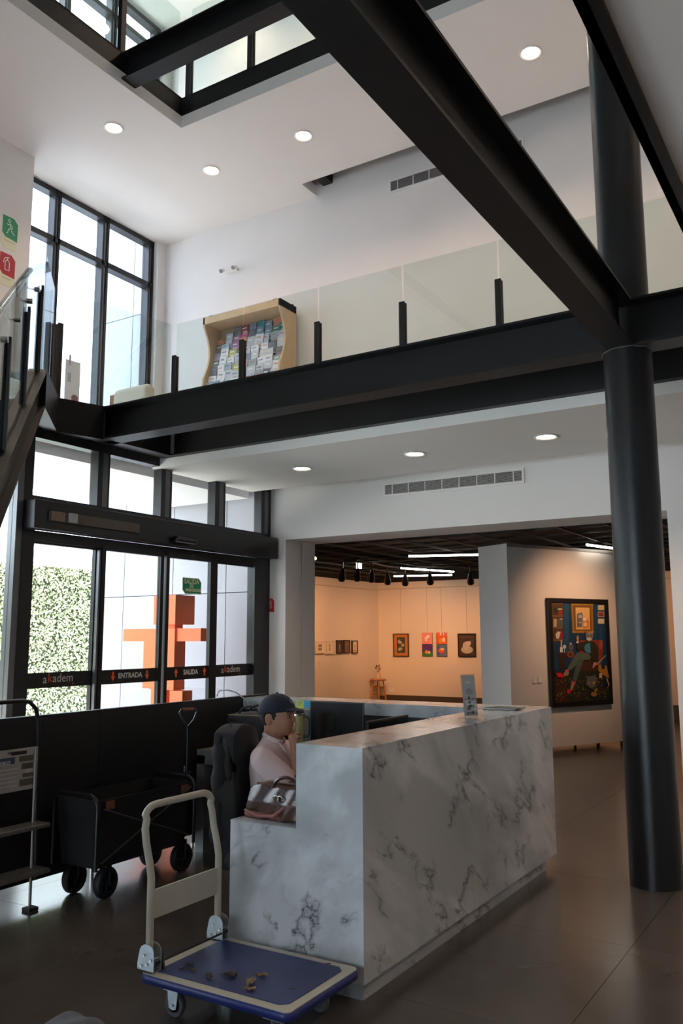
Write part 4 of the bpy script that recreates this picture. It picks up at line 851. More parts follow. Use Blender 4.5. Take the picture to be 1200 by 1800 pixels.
# armchair (cream cushion, wooden arm)
CUS = mat('cream_fabric', (0.50, 0.46, 0.37), 0.85, bump=0.25, bscale=220, noise=0.06, nscale=6); BRN = mat('cognac_wood', (0.32, 0.14, 0.07), 0.5, noise=0.1)
e = empty('armchair', (-8.3, 8.1, 3.93), 'cream upholstered low armchair with brown wooden side by the tall window', 'armchair')
soft('back_cushion', lambda X, Y, Z: s_box(X, Y, Z, (-8.32, 8.05, 4.74), (0.34, 0.09, 0.26), 0.085)+0.006*np.sin(9*X)*np.sin(7*Z), (-8.8, 7.85, 4.4), (-7.9, 8.25, 5.1), 0.018, CUS, e)
soft('seat_cushion', lambda X, Y, Z: s_box(X, Y, Z, (-8.32, 8.40, 4.33), (0.32, 0.30, 0.09), 0.07), (-8.8, 8.0, 4.1), (-7.9, 8.8, 4.5), 0.02, CUS, e)
for x in (-8.70, -7.94): B().box(x-0.02, x+0.02, 8.0, 8.7, 4.22, 4.62, bev=0.01).build('side_frame', BRN, e)
B().box(-8.72, -8.60, 7.98, 8.05, 4.5, 4.93, bev=0.015).build('back_post', BRN, e)
for x in (-8.68, -7.96):
    for y in (8.03, 8.66): B().cyl((x, y, 3.93), (x, y, 4.23), 0.018, 0.022, 10).build('leg', BRN, e)
e = empty('lounge_sofa', (-9.0, 6.0, 3.93), 'cream cushioned wooden sofa at the far left behind the stair posts', 'sofa')
SOX = -7.55
soft('seat_cushion', lambda X, Y, Z: s_box(X, Y, Z, (SOX-0.1, 5.55, 4.30), (0.34, 0.62, 0.10), 0.08), (-8.2, 4.8, 4.1), (-7.1, 6.3, 4.5), 0.022, CUS, e)
soft('arm_cushion', lambda X, Y, Z: s_ell(X, Y, Z, (SOX-0.1, 5.85, 4.43), (0.30, 0.30, 0.11)), (-8.2, 5.4, 4.2), (-7.1, 6.3, 4.7), 0.022, CUS, e)
B().box(SOX-0.46, SOX+0.27, 4.92, 6.18, 4.14, 4.20, bev=0.01).build('base_frame', BIR, e)
for x in (SOX-0.42, SOX+0.23):
    for y in (4.97, 6.12): B().cyl((x, y, 3.93), (x, y, 4.15), 0.018, 0.024, 10).build('leg', BIR, e)
e.location = (0, 0, 0)
for c in e.children: c.location = (0, 0, 0)
# poster stand near the window
e = empty('poster_board', (-8.45, 7.12, 3.93), 'pale poster board with coloured balloons standing against the tall window', 'poster')
B().obox((-8.5, 7.02, 4.10), (0.02, 0.22, 0), (0.012, -0.001, 0), (0, 0, 1.04)).build('board', mat('poster_white', (0.62, 0.62, 0.66), 0.6, noise=0.03), e)
B().obox((-8.52, 7.03, 3.93), (0.01, 0.19, 0), (0.05, 0, 0), (0, 0, 0.18)).build('foot', BLKMET, e)
bl = [((0.20, 0.10, 0.12), ell(.15, .30, .055, .05)), ((0.10, 0.35, 0.50), ell(.17, .22, .05, .045)), ((0.25, 0.14, 0.18), ell(.08, .20, .035, .04)), ((0.22, 0.12, 0.14), ell(.17, .13, .035, .03)), ((0.3, 0.2, 0.2), ell(.08, .09, .03, .03)), ((0.35, 0.35, 0.4), rect(.03, .50, .08, .62)), ((0.35, 0.35, 0.4), rect(.04, .72, .07, .86))]
art('print', bl, (-8.486, 7.02, 4.35), Vector((0.09, 0.996, 0)).normalized(), (0, 0, 1), e, lift=0.002)
# ================================================================= reception desk
rd = empty('reception_desk', (-3.2, 4.7, 0), 'U-shaped white marble reception desk with a lower return and black inner panels', 'reception desk')
t = 0.045
B().box(-2.065, -2.02, 3.43, 6.12, 0.09, 1.10).build('front_panel', MARBLE, rd)
B().box(-2.386, -2.065, 3.43, 3.475, 0.09, 1.10).box(-2.78, -2.386, 3.43, 3.475, 0.09, 0.71).build('end_panel', MARBLE, rd)
B().box(-2.386, -2.065, 3.475, 6.12, 1.055, 1.10).build('counter_top', MARBLE, rd)
B().box(-4.56, -2.065, 6.075, 6.12, 0.09, 1.055).build('rear_panel', MARBLE, rd)
B().box(-4.56, -2.386, 5.77, 6.12, 1.055, 1.10).box(-4.56, -2.386, 5.77, 5.80, 1.01, 1.055).build('wing_top', MARBLE, rd)
B().box(-2.74, -2.06, 3.49, 3.52, 0, 0.09).box(-2.09, -2.06, 3.52, 6.0, 0, 0.09).build('plinth', MARBLE2, rd)
B().box(-2.78, -2.386, 3.475, 5.13, 0.665, 0.71).build('work_surface', MARBLE, rd)
B().box(-2.41, -2.386, 3.475, 5.77, 0.71, 1.055).box(-2.41, -2.386, 3.475, 5.77, 0.05, 0.665).box(-4.56, -2.41, 5.80, 5.83, 0.05, 1.01).build('inner_panel', BLACK, rd)
GD = mat('grey_quartz', (0.20, 0.20, 0.195), 0.35, noise=0.05, nscale=4)
B().box(-4.50, -2.41, 5.13, 5.80, 0.71, 0.75).box(-4.50, -4.42, 5.13, 5.80, 0.0, 0.71).box(-4.50, -2.41, 5.13, 5.16, 0.645, 0.71).build('wing_work_surface', GD, rd)
for y0, y1 in ((1.2, 2.7), (2.705, 4.2), (4.205, 6.12)):
    B().box(-4.61, -4.563, y0, y1, 0.11, 1.115).build('side_panel', BLACK, rd)
for y in (1.4, 2.7, 4.2, 5.2, 6.0): B().cyl((-4.588, y, 0), (-4.588, y, 0.1), 0.014, n=10).build('panel_foot', CHROME, rd)

# things on and in the desk
MON = mat('black_screen', (0.010, 0.010, 0.012), 0.18, noise=0.02); GREY = mat('grey_plastic', (0.10, 0.105, 0.11), 0.5, noise=0.05)
def monitor(c, w, h, r, label, z0):
    c = Vector(c); r = Vector(r).normalized(); u = Vector((0, 0, 1)); n = r.cross(u)
    e = empty('monitor', (c.x, c.y, z0), label, 'monitor')
    B().obox(c-r*w/2-u*h/2, r*w, u*h, -n*0.018).build('bezel', BLKMET, e)
    B().obox(c-r*(w/2-0.008)-u*(h/2-0.014), r*(w-0.016), u*(h-0.022), n*0.001).build('screen', MON, e)
    f = Vector((c.x, c.y, z0)); B().obox(f-n*0.055-r*0.025+u*0.008, r*0.05, n*0.012, (0, 0, c.z-z0)).obox(f-n*0.055-r*0.02+u*(c.z-z0-0.05), r*0.04, n*0.04, (0, 0, 0.05)).build('stand', BLKMET, e)
    B().obox(f-r*0.12-n*0.11, r*0.24, n*0.18, (0, 0, 0.008)).build('base', BLKMET, e); return e
monitor((-3.40, 5.40, 0.985), 0.46, 0.295, (1, 0, 0), 'wide black computer monitor behind the seated man, seen from the front', 0.75)
monitor((-2.62, 4.78, 0.95), 0.52, 0.30, (0, 1, 0), 'black monitor turned edge-on behind the counter right of the man', 0.71)
e = empty('computer_tower', (-3.72, 5.55, 0.751), 'slim grey computer unit standing left of the wide monitor', 'computer')
B().box(-3.80, -3.645, 5.42, 5.74, 0.751, 1.06, bev=0.008).build('case', GREY, e); B().box(-3.78, -3.665, 5.416, 5.42, 0.80, 1.02).build('front_grille', mat('dark_grille', (0.05, 0.055, 0.06), 0.5, noise=0.1), e)
YN = mat('yellow_note', (0.62, 0.66, 0.12), 0.7, noise=0.02); BN = mat('blue_note', (0.06, 0.38, 0.62), 0.7, noise=0.02); INK = mat('pen_ink', (0.04, 0.06, 0.12), 0.7)
for (x0, z0, w, m, l) in ((-4.012, 1.030, 0.072, YN, 'yellow sticky note hanging from the marble edge beside the blue one'), (-3.936, 1.000, 0.074, BN, 'bright blue sticky note hanging from the marble edge above the monitor')):
    h_ = 1.098-z0; e = empty('sticky_note', (x0+w/2, 5.768, z0), l, 'sticky note')
    B().obox((x0, 5.768, z0), (w, 0, 0), (0, -0.0015, 0), (0, 0, h_)).build('paper', m, e)
    b = B()
    for k in range(3): b.box(x0+0.012, x0+0.06-0.01*k, 5.7658, 5.7664, z0+h_*(.8-.2*k), z0+h_*(.8-.2*k)+0.003)
    b.build('handwriting', INK, e)
tag(B().box(-3.97, -3.945, 5.762, 5.7655, 1.002, 1.015).build('sticky_flag', YN), 'tiny yellow paper flag below the cap brim', 'sticky note')
# tumbler
TX, TY = -3.62, 5.22
e = empty('insulated_tumbler', (TX, TY, 0.75), 'large pale gold insulated tumbler with dark lid and handle on the desk', 'tumbler')
GOLD = mat('pale_gold_coat', (0.42, 0.38, 0.17), 0.35, metal=0.3, noise=0.06)
sbuild(B().lathe([(0.0, 0.75), (0.040, 0.75), (0.042, 0.80), (0.055, 0.86), (0.058, 1.03), (0.055, 1.04), (0.0, 1.04)], (TX, TY, 0), 28), 'tumbler_body', GOLD, e)
sbuild(B().lathe([(0.0, 1.041), (0.057, 1.041), (0.057, 1.052), (0.052, 1.055), (0.0, 1.055)], (TX, TY, 0), 28), 'rim_ring', CHROME, e)
sbuild(B().lathe([(0.0, 1.056), (0.050, 1.056), (0.048, 1.072), (0.0, 1.074)], (TX, TY, 0), 24).box(TX-0.045, TX-0.02, TY-0.02, TY+0.02, 1.07, 1.085), 'lid', BLKMET, e)
sbuild(B().tube([(TX+0.05, TY, 1.03), (TX+0.085, TY, 1.035), (TX+0.10, TY, 1.01), (TX+0.10, TY, 0.92), (TX+0.088, TY, 0.895), (TX+0.055, TY, 0.89)], 0.010, 10), 'handle', BLKMET, e)
for k in range(9):
    a = k*0.7; p = Vector((TX+0.06+0.008*math.cos(a), TY-0.065, 1.015-0.011*k)); 
    if True: break
    tag(B().box(p.x-0.012, p.x+0.012, p.y-0.002, p.y+0.002, p.z-0.012, p.z+0.012).build('tumbler_sticker', mat('sticker_olive', (0.20, 0.20, 0.12), 0.5), e), None)
# acrylic flyer stand and magazines on the counter
ACR = glass_mat('acrylic', (0.93, 0.94, 0.94)); 
e = empty('flyer_stand', (-2.19, 5.10, 1.10), 'slanted clear stand with a narrow grey flyer on the marble counter', 'flyer stand')
r = Vector((0.20, 0.34, 0)).normalized(); up = Vector((-0.13, 0.04, 1)).normalized(); up = (up-r*up.dot(r)).normalized(); n = r.cross(up); o = Vector((-2.215, 5.02, 1.104))
B().obox(o, r*0.11, up*0.265, -n*0.004).obox(o-r*0.0, r*0.11, -n*0.09, (0, 0, 0.004)).build('acrylic_stand', ACR, e)
B().obox(o+r*0.004+up*0.006, r*0.102, up*0.252, n*0.0012).build('flyer', mat('flyer_grey', (0.42, 0.42, 0.43), 0.5, noise=0.25, nscale=40), e)
fp = [((0.40, 0.40, 0.41), [(0, 0), (.102, 0), (.102, .252), (0, .252)])]
for i in range(26):
    x = rg.uniform(.005, .085); y = rg.uniform(.005, .10); g_ = rg.choice([.05, .1, .2, .6, .7]); fp.append(((g_, g_*.98, g_*.97), rect(x, y, min(x+rg.uniform(.008, .03), .1), y+rg.uniform(.006, .02))))
fp += [((0.55, 0.53, 0.52), rect(.03, .20, .07, .215)), ((0.28, 0.28, 0.30), ell(.05, .15, .03, .02))]
art('print', fp, o+r*0.004+up*0.006+n*0.0014, r, up, e)
e = empty('magazine', (-2.23, 5.75, 1.10), 'thin open magazine lying flat at the far end of the marble counter', 'magazine')
mg = B()
for i, a in enumerate((0.12, 0.02, -0.10)):
    c = Vector((-2.25+0.015*i, 5.74, 1.1015+0.0045*i)); rr = Vector((math.cos(a), math.sin(a), 0)); uu = Vector((-math.sin(a), math.cos(a), 0))
    q_ = B().obox(c-rr*0.115-uu*0.08, rr*0.23, uu*0.16, (0, 0, 0.004)).build('page_block', mat(['mag_grey', 'mag_pale', 'mag_dark'][i], [(0.25, 0.25, 0.24), (0.62, 0.62, 0.60), (0.12, 0.12, 0.13)][i], 0.4, noise=0.3, nscale=30), e)

# black tote bag on the grey return, cable behind
TOT = mat('black_canvas', (0.012, 0.012, 0.014), 0.8, bump=0.2, bscale=260, noise=0.15)
e = empty('black_tote_bag', (-4.22, 5.45, 0.75), 'black fabric bag with short handles standing on the grey side desk', 'bag')
soft('bag_body', lambda X, Y, Z: s_box(X, Y, Z, (-4.19, 5.44, 0.885), (0.19+0.02*np.sin(14*Z), 0.11, 0.132), 0.05)+0.006*np.sin(22*X+9*Z)+0.004*np.sin(31*Y+17*Z), (-4.46, 5.25, 0.73), (-3.9, 5.62, 1.06), 0.012, TOT, e)
for dy in (-0.06, 0.06): sbuild(B().tube([(-4.19+0.10*math.cos(a), 5.44+dy, 1.0+0.07*math.sin(a)) for a in np.linspace(0, PI, 10)], 0.008, 8), 'handle', TOT, e)
B().tube([(-4.36, 5.325, 1.004), (-4.02, 5.325, 1.008)], 0.004, 6).build('zipper', mat('brass_zip', (0.30, 0.24, 0.12), 0.4, metal=0.6), e)
e = empty('bent_cable', (-4.40, 5.65, 0.75), 'thin silver bent cable arm rising over the black side panel', 'cable')  # a bent cable, no lamp on it
sbuild(B().tube([(-4.38, 5.66, 0.76), (-4.37, 5.66, 0.95), (-4.42, 5.64, 1.09), (-4.50, 5.60, 1.155), (-4.56, 5.56, 1.175), (-4.62, 5.53, 1.17), (-4.64, 5.52, 1.14), (-4.63, 5.52, 1.125)], 0.006, 8), 'bent_arm', mat('silver_cable', (0.35, 0.36, 0.38), 0.3, metal=0.5), e)

# ---- brown leather bag on the low return
LEA = mat('brown_leather', (0.070, 0.024, 0.015), 0.30, noise=0.3, nscale=9, bump=0.15, bscale=90, coat=0.3); PNK = mat('pink_leather', (0.28, 0.09, 0.075), 0.45, noise=0.1, nscale=12)
e = empty('leather_duffel', (-2.60, 3.60, 0.712), 'glossy brown leather duffel bag with pinkish base resting on the low marble return', 'bag')
bx, by = -2.585, 3.60
def bagf(X, Y, Z):
    x, y, z = (X-bx), (Y-by), Z-0.79
    w = 0.085-0.30*np.maximum(z, 0)
    d = s_box(x, y, z, (0, 0, 0), (0.175, 1, 0.078), 0.045); d2 = np.abs(y)-np.maximum(w, 0.012)-0.01*np.sin(14*x)
    return np.maximum(d, d2*0.85)+0.006*np.sin(30*x+14*z)*np.cos(18*y)+0.004*np.sin(55*x-32*z+11*y)
soft('bag_body', bagf, (bx-0.22, by-0.13, 0.705), (bx+0.22, by+0.13, 0.90), 0.006, LEA, e)
soft('base_trim', lambda X, Y, Z: s_box(X, Y, Z, (bx, by, 0.727), (0.178, 0.092, 0.014), 0.012)+0.002*np.sin(40*X), (bx-0.2, by-0.12, 0.705), (bx+0.2, by+0.12, 0.76), 0.006, PNK, e)
sbuild(B().tube([(bx-0.17, by-0.088, 0.745), (bx-0.08, by-0.100, 0.725), (bx+0.02, by-0.104, 0.735), (bx+0.10, by-0.085, 0.80), (bx+0.13, by-0.04, 0.86)], [0.008, .009, .009, .008, .007], 8), 'shoulder_strap', PNK, e)
sbuild(B().tube([(bx-0.16, by, 0.862), (bx-0.05, by, 0.872), (bx+0.06, by, 0.872), (bx+0.16, by, 0.866)], 0.006, 8), 'zip_ridge', LEA, e)
sbuild(B().tube([(bx+0.06+0.085*math.cos(a), by-0.05, 0.845+0.07*math.sin(a)) for a in np.linspace(-.2, PI+.2, 12)], 0.009, 8), 'carry_handle', LEA, e)
for x in (bx+0.045, bx+0.02): sbuild(B().tube([(x+0.016*math.cos(a), by-0.088, 0.815+0.016*math.sin(a)) for a in np.linspace(0, 2*PI, 13)[:-1]], 0.0028, 6, close=True), 'metal_ring', CHROME, e)

# ================================================================= office chair with jacket
JK = mat('charcoal_jacket', (0.016, 0.016, 0.020), 0.85, bump=0.2, bscale=160, noise=0.15); CHB = mat('chair_black', (0.018, 0.018, 0.020), 0.7, noise=0.1, bump=0.1)
CX, CY, CA = -2.845, 3.945, 0.25         # seat centre; the sitter looks along +x of this frame
def TC(ox, oy, oz=0.0, a=CA):
    c, s = math.cos(a), math.sin(a); return np.array([[c, -s, 0, ox], [s, c, 0, oy], [0, 0, 1, oz], [0, 0, 0, 1]])
TCH = TC(CX, CY)
def tp(T, p): return tuple((T@np.array([*p, 1]))[:3])
oc = empty('office_chair', (CX, CY, 0), 'black swivel office chair the man sits on', 'chair')
soft('seat', lambda X, Y, Z: s_box(X, Y, Z, (0.0, 0, 0.435), (0.24, 0.24, 0.042), 0.038), (-.3, -.3, .36), (.3, .3, .5), 0.016, CHB, oc, T=TCH)
soft('backrest', lambda X, Y, Z: s_box(X-0.10*(Z-0.8)**2*0-(-0.225-0.06*(Z-0.45)), Y, Z, (0, 0, 0.80), (0.028, 0.175, 0.28), 0.026), (-.40, -.28, .44), (-.14, .28, 1.14), 0.016, CHB, oc, T=TCH)
B().cyl(tp(TCH, (0, 0, 0.10)), tp(TCH, (0, 0, 0.40)), 0.025, n=16).cyl(tp(TCH, (0, 0, 0.08)), tp(TCH, (0, 0, 0.2)), 0.04, n=16).build('gas_column', BLKMET, oc)
sbuild(B().tube([tp(TCH, p) for p in ((-0.05, 0, 0.39), (-0.20, 0, 0.39), (-0.26, 0, 0.45), (-0.27, 0, 0.62))], 0.018, 8), 'back_bracket', BLKMET, oc)
for i in range(5):
    a = 2*PI*i/5+0.3; p0 = (0, 0, 0.10); p1 = (0.29*math.cos(a), 0.29*math.sin(a), 0.075); lg = sbuild(B().tube([tp(TCH, p0), tp(TCH, p1)], [0.026, 0.016], 10), 'base_leg', BLKMET, oc)
    q0 = tp(TCH, (p1[0]-0.02*math.sin(a), p1[1]+0.02*math.cos(a), 0.028)); q1 = tp(TCH, (p1[0]+0.02*math.sin(a), p1[1]-0.02*math.cos(a), 0.028)); B().cyl(q0, q1, 0.028, n=16).build('caster', RUBBER, lg)
jk = empty('draped_jacket', (CX-0.3, CY-0.2, 0.45), 'dark jacket hung over the back of the office chair', 'jacket')
def jf(X, Y, Z):
    cx = -0.232-0.06*(Z-0.45)
    w = 0.178+0.04*np.clip((0.95-Z)*1.6, 0, 1.0)
    sh = s_box(X-cx, Y, Z, (0, 0, 0.765), (0.060, 1.0, 0.385), 0.055); side = np.abs(Y)-w+0.25*np.maximum(Z-1.02, 0)
    top = Z-1.12+1.6*Y*Y
    d = np.maximum(np.maximum(sh, side), top)
    inn = s_box(X-cx, Y, Z, (0, 0, 0.70), (0.036, 0.182, 0.37), 0.03)
    d = np.maximum(d, -inn)
    return d+0.010*np.sin(26*Y+3*np.sin(7*Z))*np.clip((1.1-Z)*2, 0, 1)+0.006*np.sin(17*Z+9*Y)
soft('jacket_body', jf, (-.46, -.36, .36), (-.1, .36, 1.2), 0.011, JK, jk, T=TCH)
for s_ in (-1, 1): soft('sleeve', lambda X, Y, Z: s_cap(X, Y, Z, (-0.30, 0.13*s_, 1.02), (-0.29, 0.19*s_, 0.52), 0.050, 0.042)+0.006*np.sin(45*Z+8*Y), (-.42, -.36, .42), (-.2, .36, 1.14), 0.012, JK, jk, T=TCH)
soft('collar', lambda X, Y, Z: np.maximum(s_ell(X, Y, Z, (-0.27, 0, 1.085), (0.060, 0.11, 0.05)), -s_ell(X, Y, Z, (-0.25, 0, 1.115), (0.048, 0.085, 0.05))), (-.4, -.2, 1.04), (-.15, .2, 1.2), 0.009, JK, jk, T=TCH)

# ================================================================= platform trolley
X0, X1, Y0, Y1, ZT = -2.80, -2.005, 2.84, 3.385, 0.182
BLUM = mat('blue_mat', (0.022, 0.034, 0.13), 0.42, noise=0.35, nscale=4, bump=0.08, bscale=300); BLUR = mat('blue_bumper', (0.018, 0.03, 0.17), 0.4, noise=0.1)
tr = empty('platform_trolley', (-2.4, 3.1, 0), 'cream platform trolley with dirty blue mat and folding tube handle', 'trolley')
def rrect(x0, x1, y0, y1, r, n=6):
    p = []
    for cx, cy, a0 in ((x1-r, y1-r, 0), (x0+r, y1-r, 90), (x0+r, y0+r, 180), (x1-r, y0+r, 270)): p += [(cx+r*math.cos(math.radians(a0+90*i/n)), cy+r*math.sin(math.radians(a0+90*i/n))) for i in range(n+1)]
    return p
bd = B().prism(rrect(X0+.008, X1-.008, Y0+.008, Y1-.008, .03), (0, 0, ZT-0.035), (1, 0, 0), (0, 1, 0), (0, 0, 0.034)).build('deck_frame', CREAM, tr)
bb = B(); lo_, hi_ = rrect(X0, X1, Y0, Y1, .045), rrect(X0+.012, X1-.012, Y0+.012, Y1-.012, .035); k = len(lo_)
rings = [(hi_, ZT-.04), (lo_, ZT-.036), (lo_, ZT-.012), (rrect(X0+.004, X1-.004, Y0+.004, Y1-.004, .042), ZT-.006), (hi_, ZT-.003)]
v = [(x, y, z) for rr_, z in rings for x, y in rr_]; f = [(a*k+i, a*k+(i+1) % k, (a+1)*k+(i+1) % k, (a+1)*k+i) for a in range(4) for i in range(k)]
bb.add(v, f); bb.build('bumper_strip', BLUR, tr, smooth=True)
m0, m1, n0, n1, cc = X0+.06, X1-.052, Y0+.05, Y1-.05, .03
B().prism([(m0, n0), (m1-cc, n0), (m1, n0+cc), (m1, n1-cc), (m1-cc, n1), (m0, n1)], (0, 0, ZT-.001), (1, 0, 0), (0, 1, 0), (0, 0, 0.003)).build('rubber_mat', BLUM, tr)
B().box(X0+.12, X1-.12, Y0+.10, Y0+.13, ZT-.06, ZT-.035).box(X0+.12, X1-.12, Y1-.13, Y1-.10, ZT-.06, ZT-.035).build('under_rail', CREAM, tr)
hx = X0+.022; ya, yb_ = Y0+.045, Y1-.045
def hpath():
    L_ = [(hx, ya, ZT+.01), (hx, ya, .56), (hx-.012, ya, .62), (hx-.035, ya, .70), (hx-.045, ya, .76), (hx-.048, ya+.012, .80)]
    for a in np.linspace(20, 90, 5): L_.append((hx-.05, ya+.07-.07*math.cos(math.radians(a)), .80+.055*math.sin(math.radians(a))))
    return L_+[(x, ya+yb_-y, z) for x, y, z in L_[::-1]]
sbuild(B().tube(hpath(), 0.0165, 14), 'tube_handle', CREAM, tr)
B().box(hx-.006, hx+.004, ya, yb_, .385, .505).build('handle_plate', CREAM, tr)
for y, s_ in ((ya, -1), (yb_, 1)):
    pts = [(-.045, 0), (.05, 0), (.05, .045)]+[(0.008+.042*math.cos(a), .075+.035*math.sin(a)) for a in np.linspace(.2, PI-.3, 8)]+[(-.045, .03)]
    b_ = B()
    for dy in (-.024, .020): b_.prism(pts, (hx, y+dy, ZT), (1, 0, 0), (0, 0, 1), (0, 0.004, 0))
    b_.box(hx-.045, hx+.05, y-.024, y+.024, ZT, ZT+.004); br = b_.build('hinge_bracket', ZINC, tr)
    for dx, dz in ((-.004, .065), (.012, .03), (-.02, .02), (.035, .05)): B().cyl((hx+dx, y-.031, ZT+dz), (hx+dx, y+.03, ZT+dz), .006, n=8).build('bolt', CHROME, br)
sbuild(B().tube([(hx+.045, ya-.02, ZT+.035), (hx+.045, yb_+.02, ZT+.035)], 0.005, 8), 'release_bar', BLKMET, tr)
B().prism([(0, 0), (.03, 0), (.01, .075)], (hx+.03, ya+.03, ZT+.004), (1, 0, 0), (0, 0, 1), (0, .01, 0)).build('foot_lever', BLKMET, tr)
WG_ = mat('grey_wheel_rubber', (0.10, 0.11, 0.12), 0.55, noise=0.1); WH_ = mat('wheel_hub_grey', (0.20, 0.23, 0.24), 0.5, noise=0.05)
def wheel(p, ax, r, w, parent, tm=WG_, hm=WH_, spokes=0, name='wheel'):
    ax = Vector(ax).normalized(); p = Vector(p)
    t_ = sbuild(B().lathe([(r*.62, -w/2), (r*.93, -w/2), (r, -w*.3), (r, w*.3), (r*.93, w/2), (r*.62, w/2), (r*.62, -w/2)], p, 28, ax=ax), name, tm, parent)
    if spokes:
        a_ = ax.orthogonal().normalized(); b2 = ax.cross(a_); sb = B()
        for i in range(spokes):
            t0 = 2*PI*i/spokes; d = a_*math.cos(t0)+b2*math.sin(t0); s2 = ax.cross(d)
            sb.obox(p-ax*w*.3+d*r*.12-s2*r*.1, d*r*.55, s2*r*.2, ax*w*.6)
        sb.cyl(p-ax*w*.4, p+ax*w*.4, r*.2, n=14); sb.build('spokes', hm, t_)
    else:
        sbuild(B().lathe([(0, -w*.42), (r*.22, -w*.42), (r*.24, -w*.28), (r*.6, -w*.22), (r*.63, w*.22), (r*.24, w*.28), (r*.22, w*.42), (0, w*.42)], p, 24, ax=ax), 'hub', hm, t_)
    return t_
for i, (x, y, sw) in enumerate(((X0+.135, Y0+.095, 0), (X0+.135, Y1-.095, 0), (X1-.13, Y0+.095, 1), (X1-.13, Y1-.095, 1))):
    a = (0, 1, 0) if not sw else ((0.94, 0.35, 0) if i == 2 else (0.2, .98, 0)); av = Vector(a).normalized(); c = Vector((x, y, .052))
    if sw: c += Vector((-av.y, av.x, 0))*.03
    wheel(c, a, .052, .026, tr)
    b_ = B(); sd = Vector((-av.y, av.x, 0))
    for s_ in (-1, 1):
        o = c+av*(s_*.019); b_.prism([(-.02, -.014), (0, -.02), (.02, -.014), (.03, .058), (-.03, .058)], o-av*.0015, sd, (0, 0, 1), av*.003)
    b_.box(x-.04, x+.04, y-.035, y+.035, ZT-.07, ZT-.062).cyl((x, y, ZT-.064), (x, y, ZT-.04), .02, n=12).cyl(c-av*.027, c+av*.027, .007, n=8)
    b_.build('caster_fork', ZINC, tr)
# dry leaves on the mat
LFM = [mat('dry_leaf_%d' % i, c, 0.7, noise=0.3, nscale=40) for i, c in enumerate(((0.20, 0.12, 0.06), (0.07, 0.05, 0.04), (0.28, 0.20, 0.12)))]
def leaf(x, y, s, a, mi, label, curl=0.3):
    b_ = B(); n_ = 5; v = []; f = []
    for i in range(n_+1):
        u_ = i/n_; w = s*0.32*math.sin(PI*min(max(u_, .04), .96))**.8
        for j in (-1, 0, 1):
            lx = (u_-.5)*s; ly = j*w*(1+.25*math.sin(7*u_+x*40)); lz = 0.002+s*curl*(abs(j)*.35*(1+.5*math.sin(9*u_+y*60))+.5*(u_-.5)**2)
            v.append((x+lx*math.cos(a)-ly*math.sin(a), y+lx*math.sin(a)+ly*math.cos(a), ZT+.003+lz))
    f = [(3*i+j, 3*i+j+1, 3*i+j+4, 3*i+j+3) for i in range(n_) for j in (0, 1)]
    b_.add(v, f); b_.tube([v[1], (v[1][0]-.3*s*math.cos(a), v[1][1]-.3*s*math.sin(a), v[1][2]+.002)], .0012, 4)
    tag(b_.build('dry_leaf', LFM[mi]), label, 'leaf', 'dry leaves on the trolley mat')
leaf(-2.31, 3.075, .055, .6, 0, 'brown diamond-shaped dry leaf in the middle of the blue mat', .35)
leaf(-2.30, 2.985, .07, 1.9, 2, 'pale curled dry leaf close to the front edge of the mat', .5)
leaf(-2.265, 2.935, .05, .3, 2, 'pale broken leaf touching the cream front border', .4)
leaf(-2.42, 3.00, .06, .4, 1, 'dark twisted dry leaf left of the pale curled one', .6)
leaf(-2.49, 2.945, .05, 2.4, 1, 'blackish leaf by the front border left of the dark twisted one', .5)
leaf(-2.60, 2.965, .04, .2, 1, 'small dark leaf crumb, second from the near handle hinge', .4)
leaf(-2.645, 2.955, .03, 1.2, 1, 'small dark leaf crumb, third from the near handle hinge', .4)
leaf(-2.66, 3.015, .035, .1, 1, 'small dark leaf crumb nearest the handle hinge', .3)
leaf(-2.12, 3.03, .02, .5, 1, 'tiny black leaf crumb near the right corner of the mat', .3)
leaf(-2.14, 3.33, .02, .5, 1, 'tiny black leaf crumb at the far border of the mat', .3)
# ================================================================= the seated man
HD = (-2.897, 3.991, 1.160)
TP = TC(HD[0], HD[1], HD[2])
SKIN = mat('skin', (0.42, 0.20, 0.13), 0.5, noise=0.06, nscale=14); SKIN.node_tree.nodes['Principled BSDF'].inputs['Subsurface Weight'].default_value = 0.06
HAIR = mat('dark_hair', (0.012, 0.009, 0.007), 0.6, noise=0.3, nscale=60, bump=0.5, bscale=300)
SHIRT = mat('pale_pink_shirt', (0.80, 0.60, 0.60), 0.85, noise=0.04, nscale=9, bump=0.12, bscale=180); COLR = mat('white_pink_collar', (0.84, 0.68, 0.68), 0.85, noise=0.03)
TRO = mat('dark_trousers', (0.02, 0.022, 0.03), 0.85, noise=0.15, bump=0.15, bscale=200); SHO = mat('black_shoes', (0.015, 0.015, 0.015), 0.4, noise=0.1); NAVY = mat('navy_cap', (0.008, 0.013, 0.030), 0.75, noise=0.12, bump=0.2, bscale=240)
man = empty('person', (HD[0]-0.1, HD[1]-0.06, 0), 'seated man in navy cap and pale pink shirt holding a finger to his lips', 'person')
ARM_R = [(-0.022, -0.182, -0.215), (0.180, -0.165, -0.385), (0.118, -0.055, -0.178)]
ARM_L = [(-0.022, 0.182, -0.215), (0.10, 0.25, -0.395), (0.31, 0.12, -0.385)]
